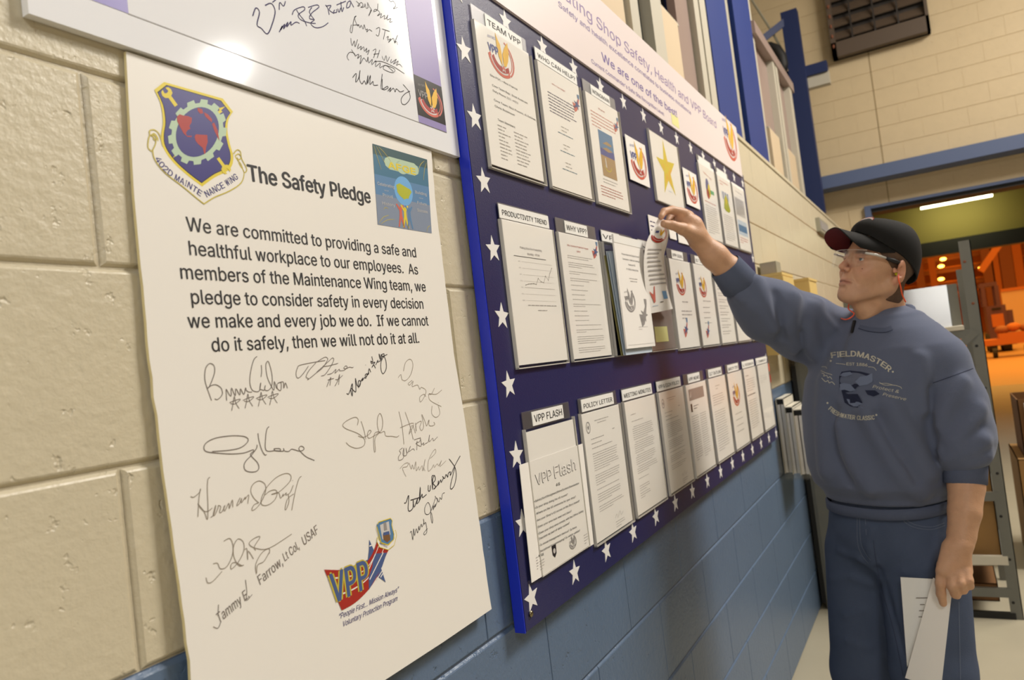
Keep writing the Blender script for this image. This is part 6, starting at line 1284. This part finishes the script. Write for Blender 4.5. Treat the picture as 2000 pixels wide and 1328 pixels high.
def carton(label, x0, x1, y0, y1, z0, z1, open_=False, marks=False, m_='cardboard'):
    t = thing('cardboard_box', label, 'box', ((x0+x1)/2, (y0+y1)/2, z0), None)
    w = .005; c = MB(); c.box((x0, y0, z0), (x0+w, y1, z1)); c.box((x1-w, y0, z0), (x1, y1, z1)); c.box((x0, y0, z0), (x1, y0+w, z1)); c.box((x0, y1-w, z0), (x1, y1, z1)); c.box((x0, y0, z0), (x1, y1, z0+w)); c.build('box_body', m_, t)
    if open_:
        f = MB(); f.bar((x0, (y0+y1)/2, z1), (x0-.04, (y0+y1)/2, z1+.05), (y1-y0), .004, up=(0, 1, 0)); f.bar((x1, (y0+y1)/2, z1), (x1+.05, (y0+y1)/2, z1+.06), (y1-y0), .004, up=(0, 1, 0)); f.build('flap', m_, t)
    else: MB().box((x0, y0, z1-.004), (x1, y1, z1)).build('lid', m_, t); MB().box((x0-.001, (y0+y1)/2-.025, z1-.05), (x1, (y0+y1)/2+.025, z1+.001)).build('tape', 'tape', t)
    if marks:
        P = Print(lambda a, b, o_: (x0-o_, a, b)); yc_ = (y0+y1)/2; zc_ = (z0+z1)/2
        for dy, dz, s_ in ((.05, .02, .020), (-.01, .05, .022), (-.06, .015, .02)): P.poly([(yc_+dy+s_*q_[0], zc_+dz+s_*q_[1]) for q_ in ((-1, -.4), (0, .2), (.6, 1), (1, .3), (.4, -.2), (.6, -1), (-.2, -.4))], 'column_dark')
        P.build('printed_mark', t)
    return t
zA = onX(1950, 970, X0).z; zB = onX(1950, 1095, X0).z
carton('open cardboard box with yellow tape on the middle shelf', 4.26, 4.7, yR+.02, -.40, zA, zA+.24, open_=True, m_='cardboard')
carton('closed cardboard box with dark blue print on the lower shelf', 4.26, 4.7, yR+.02, -.40, zB, zB+.285, marks=True)
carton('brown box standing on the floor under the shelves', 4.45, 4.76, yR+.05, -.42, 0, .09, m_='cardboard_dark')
t = thing('tape_roll', 'yellow strip of packing tape across the open box', 'tape', (4.25, yR+.15, zA)); MB().box((4.250, yR+.06, zA+.01), (4.258, yR+.24, zA+.045)).build('strip', 'yellow', t)
carton('big cardboard box on the floor at the right edge, beyond the shelving', 5.0, 5.6, -1.75, yR-.14, 0, .62)
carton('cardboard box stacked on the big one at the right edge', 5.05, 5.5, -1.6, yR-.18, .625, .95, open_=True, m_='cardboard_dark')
t = thing('paper_sheet', 'white paper slip stuck on the stacked box at the right edge', 'paper', (5.04, yR-.25, .7)); MB().box((5.040, yR-.29, .70), (5.046, yR-.21, .93)).build('sheet', 'paper', t)
# ------------------------------------------------------------------ the orange-lit hall
HX = 62.
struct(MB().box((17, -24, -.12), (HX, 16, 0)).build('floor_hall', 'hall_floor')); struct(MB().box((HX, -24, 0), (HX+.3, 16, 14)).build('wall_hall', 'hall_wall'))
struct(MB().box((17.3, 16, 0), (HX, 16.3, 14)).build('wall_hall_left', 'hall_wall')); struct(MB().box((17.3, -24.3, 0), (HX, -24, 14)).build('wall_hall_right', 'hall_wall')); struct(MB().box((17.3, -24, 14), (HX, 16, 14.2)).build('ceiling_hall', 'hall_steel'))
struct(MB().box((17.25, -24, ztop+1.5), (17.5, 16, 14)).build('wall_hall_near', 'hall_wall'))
area('hall_lamp', (34, -4, 12.5), (34, -4, 0), 26, 5200, (1, .48, .09), 20)
area('hall_lamp', (22, -3, 6.0), (23, -3, 0), 5, 420, (1, .48, .10), 5)
def at_h(u, v, z): r = ray(u, v); x = (z-H)/(r[2]/r[0]); return onX(u, v, x)
for k, (u, v) in enumerate(((1843, 487), (1842, 506), (1838, 520), (1838, 545), (1824, 490), (1955, 468), (1925, 505), (1917, 523))):
    zz = 11.0 if k < 5 else 11.5; p = at_h(u, v, zz)
    if p.x > HX-1 or p.x < 18: p = onX(u, v, min(HX-2, 58))
    s_ = p.x/34; t = thing('pendant_lamp', ('glowing orange high-bay lamp in the hall, %s' % ('far row behind the cap, highest pair', 'far row behind the cap, second from top', 'far row behind the cap, third from top', 'far row behind the cap, lowest', 'dim one nearest the cap', 'top of the slanted right row', 'middle of the slanted right row', 'lowest of the slanted right row, beside the post')[k]), 'lamp', tuple(p), 'high-bay lamps in the hall')
    r0 = .085*s_*(.5 if k == 4 else 1); MB().ellipsoid(p, (r0, r0*1.3, r0*.7), n=14, k=8).build('lamp_bowl', 'sodium', t, smooth=True); MB().tube([p+Vector((0, 0, r0*.6)), p+Vector((0, 0, r0*1.6))], [r0*.9, r0*.3], 10).build('housing', 'hall_steel', t)
tr = MB(); pa = onX(1958, 468, 50); pb = onX(1915, 530, 50); tr.bar(pa, pb, .35, .35); tag(tr.build('roof_girder', 'hall_wall'), 'slanted orange-lit girder joining the lamps of the right row', 'girder')
for k, (u, w_) in enumerate(((1800, .5), (1826, .4), (1935, .6), (1950, .4), (1972, .7), (1995, .5))):
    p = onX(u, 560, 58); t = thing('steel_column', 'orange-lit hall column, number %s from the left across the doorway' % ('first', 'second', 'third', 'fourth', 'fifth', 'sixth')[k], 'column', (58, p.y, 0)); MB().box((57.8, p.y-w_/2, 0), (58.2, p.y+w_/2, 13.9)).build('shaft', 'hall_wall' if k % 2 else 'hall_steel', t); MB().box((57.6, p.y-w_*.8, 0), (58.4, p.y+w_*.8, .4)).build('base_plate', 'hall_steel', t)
for k, v in enumerate((500, 524, 552, 575)):
    p = onX(1850, v, 59.5); t = thing('roof_beam', 'horizontal hall beam, %s one behind the lamps' % ('topmost', 'second', 'third', 'lowest')[k], 'beam', (59.5, -4, p.z)); MB().box((59.3, -23.9, p.z-.3), (59.7, 15.9, p.z)).build('web', 'hall_steel', t); MB().box((59.2, -23.9, p.z), (59.8, 15.9, p.z+.1)).build('flange', 'hall_wall', t)
# flag on the far wall
fl0 = onX(1960, 494, 61.9); fl1 = onX(1992, 534, 61.9)
t = thing('flag', 'large striped flag hanging on the far hall wall', 'flag', (61.9, fl0.y, fl1.z)); w_ = fl0.y-fl1.y
for k in range(9): MB().box((61.9, fl0.y-w_*(k+1)/9, fl1.z), (61.99, fl0.y-w_*k/9, fl0.z)).build('stripe', 'hall_white' if k % 2 == 0 else 'orange_red', t)
MB().box((61.83, fl1.y, (fl0.z+fl1.z)/2+.3), (61.89, fl0.y-w_*.45, fl0.z)).build('canton', 'truck', t)
# white partition
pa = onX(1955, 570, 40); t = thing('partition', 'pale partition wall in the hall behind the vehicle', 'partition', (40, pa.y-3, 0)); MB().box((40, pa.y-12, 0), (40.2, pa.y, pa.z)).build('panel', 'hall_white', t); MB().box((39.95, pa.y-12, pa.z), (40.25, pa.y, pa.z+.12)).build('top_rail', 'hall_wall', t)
# utility vehicle and trolley
XT = 30.
def tp(u, v): p = onX(u, v, XT); return p.y, max(p.z, 0)
vh = thing('forklift', 'dark purple forklift truck standing in the orange hall', 'vehicle', (XT, onX(1950, 640, XT).y, 0))
def yy_(u): return onX(u, 625, XT).y
def zz_(v): return onX(1948, v, XT).z
MB().box((XT, yy_(1968), .22), (XT+1.8, yy_(1929), zz_(596))).build('body', 'truck', vh); MB().box((XT+.1, yy_(1981), .22), (XT+1.6, yy_(1966), zz_(608))).build('counterweight', 'truck', vh)
MB().box((XT-.04, yy_(1961), zz_(638)), (XT, yy_(1937), zz_(613))).build('grille', 'hall_wall', vh); MB().box((XT-.03, yy_(1958), zz_(605)), (XT, yy_(1940), zz_(601))).build('vent_slot', 'rubber_black', vh)
c = MB(); zg = zz_(557)
for u in (1928, 1955): c.box((XT, yy_(u)-.06, zz_(596)), (XT+.14, yy_(u)+.06, zg)); c.box((XT+1.2, yy_(u)-.06, zz_(596)), (XT+1.34, yy_(u)+.06, zg))
c.box((XT, yy_(1957), zg), (XT+1.4, yy_(1922), zg+.13)); c.build('overhead_guard', 'truck', vh)
for u in (1933, 1962):
    for xx in (XT+.3, XT+1.5): w = MB(); w.tube([(xx, yy_(u)-.12, .32), (xx, yy_(u)+.12, .32)], .32, 16); w.build('wheel', 'rubber_black', vh)
cy_ = onX(1968, 680, 27).y
ct = thing('cart', 'low orange-lit cart with a lumpy load beside the forklift', 'cart', (27, cy_, 0)); MB().box((26.6, cy_-.75, .38), (27.4, cy_+.62, .56)).build('deck', 'hall_wall', ct); MB().box((26.62, cy_-.74, .56), (27.3, cy_+.2, .72)).build('crate', 'hall_wall', ct)
for dy in (-.45, .35): w = MB(); w.tube([(26.6, cy_+dy-.06, .16), (26.6, cy_+dy+.06, .16)], .16, 12); w.build('wheel', 'rubber_black', ct)
for k, dy in enumerate((-.55, -.22, .08)): MB().ellipsoid((26.9, cy_+dy, .82+.05*(k % 2)), (.2, .2, .13), n=12, k=8).build('load_sack', 'hall_wall' if k % 2 else 'hall_steel', ct, smooth=True)
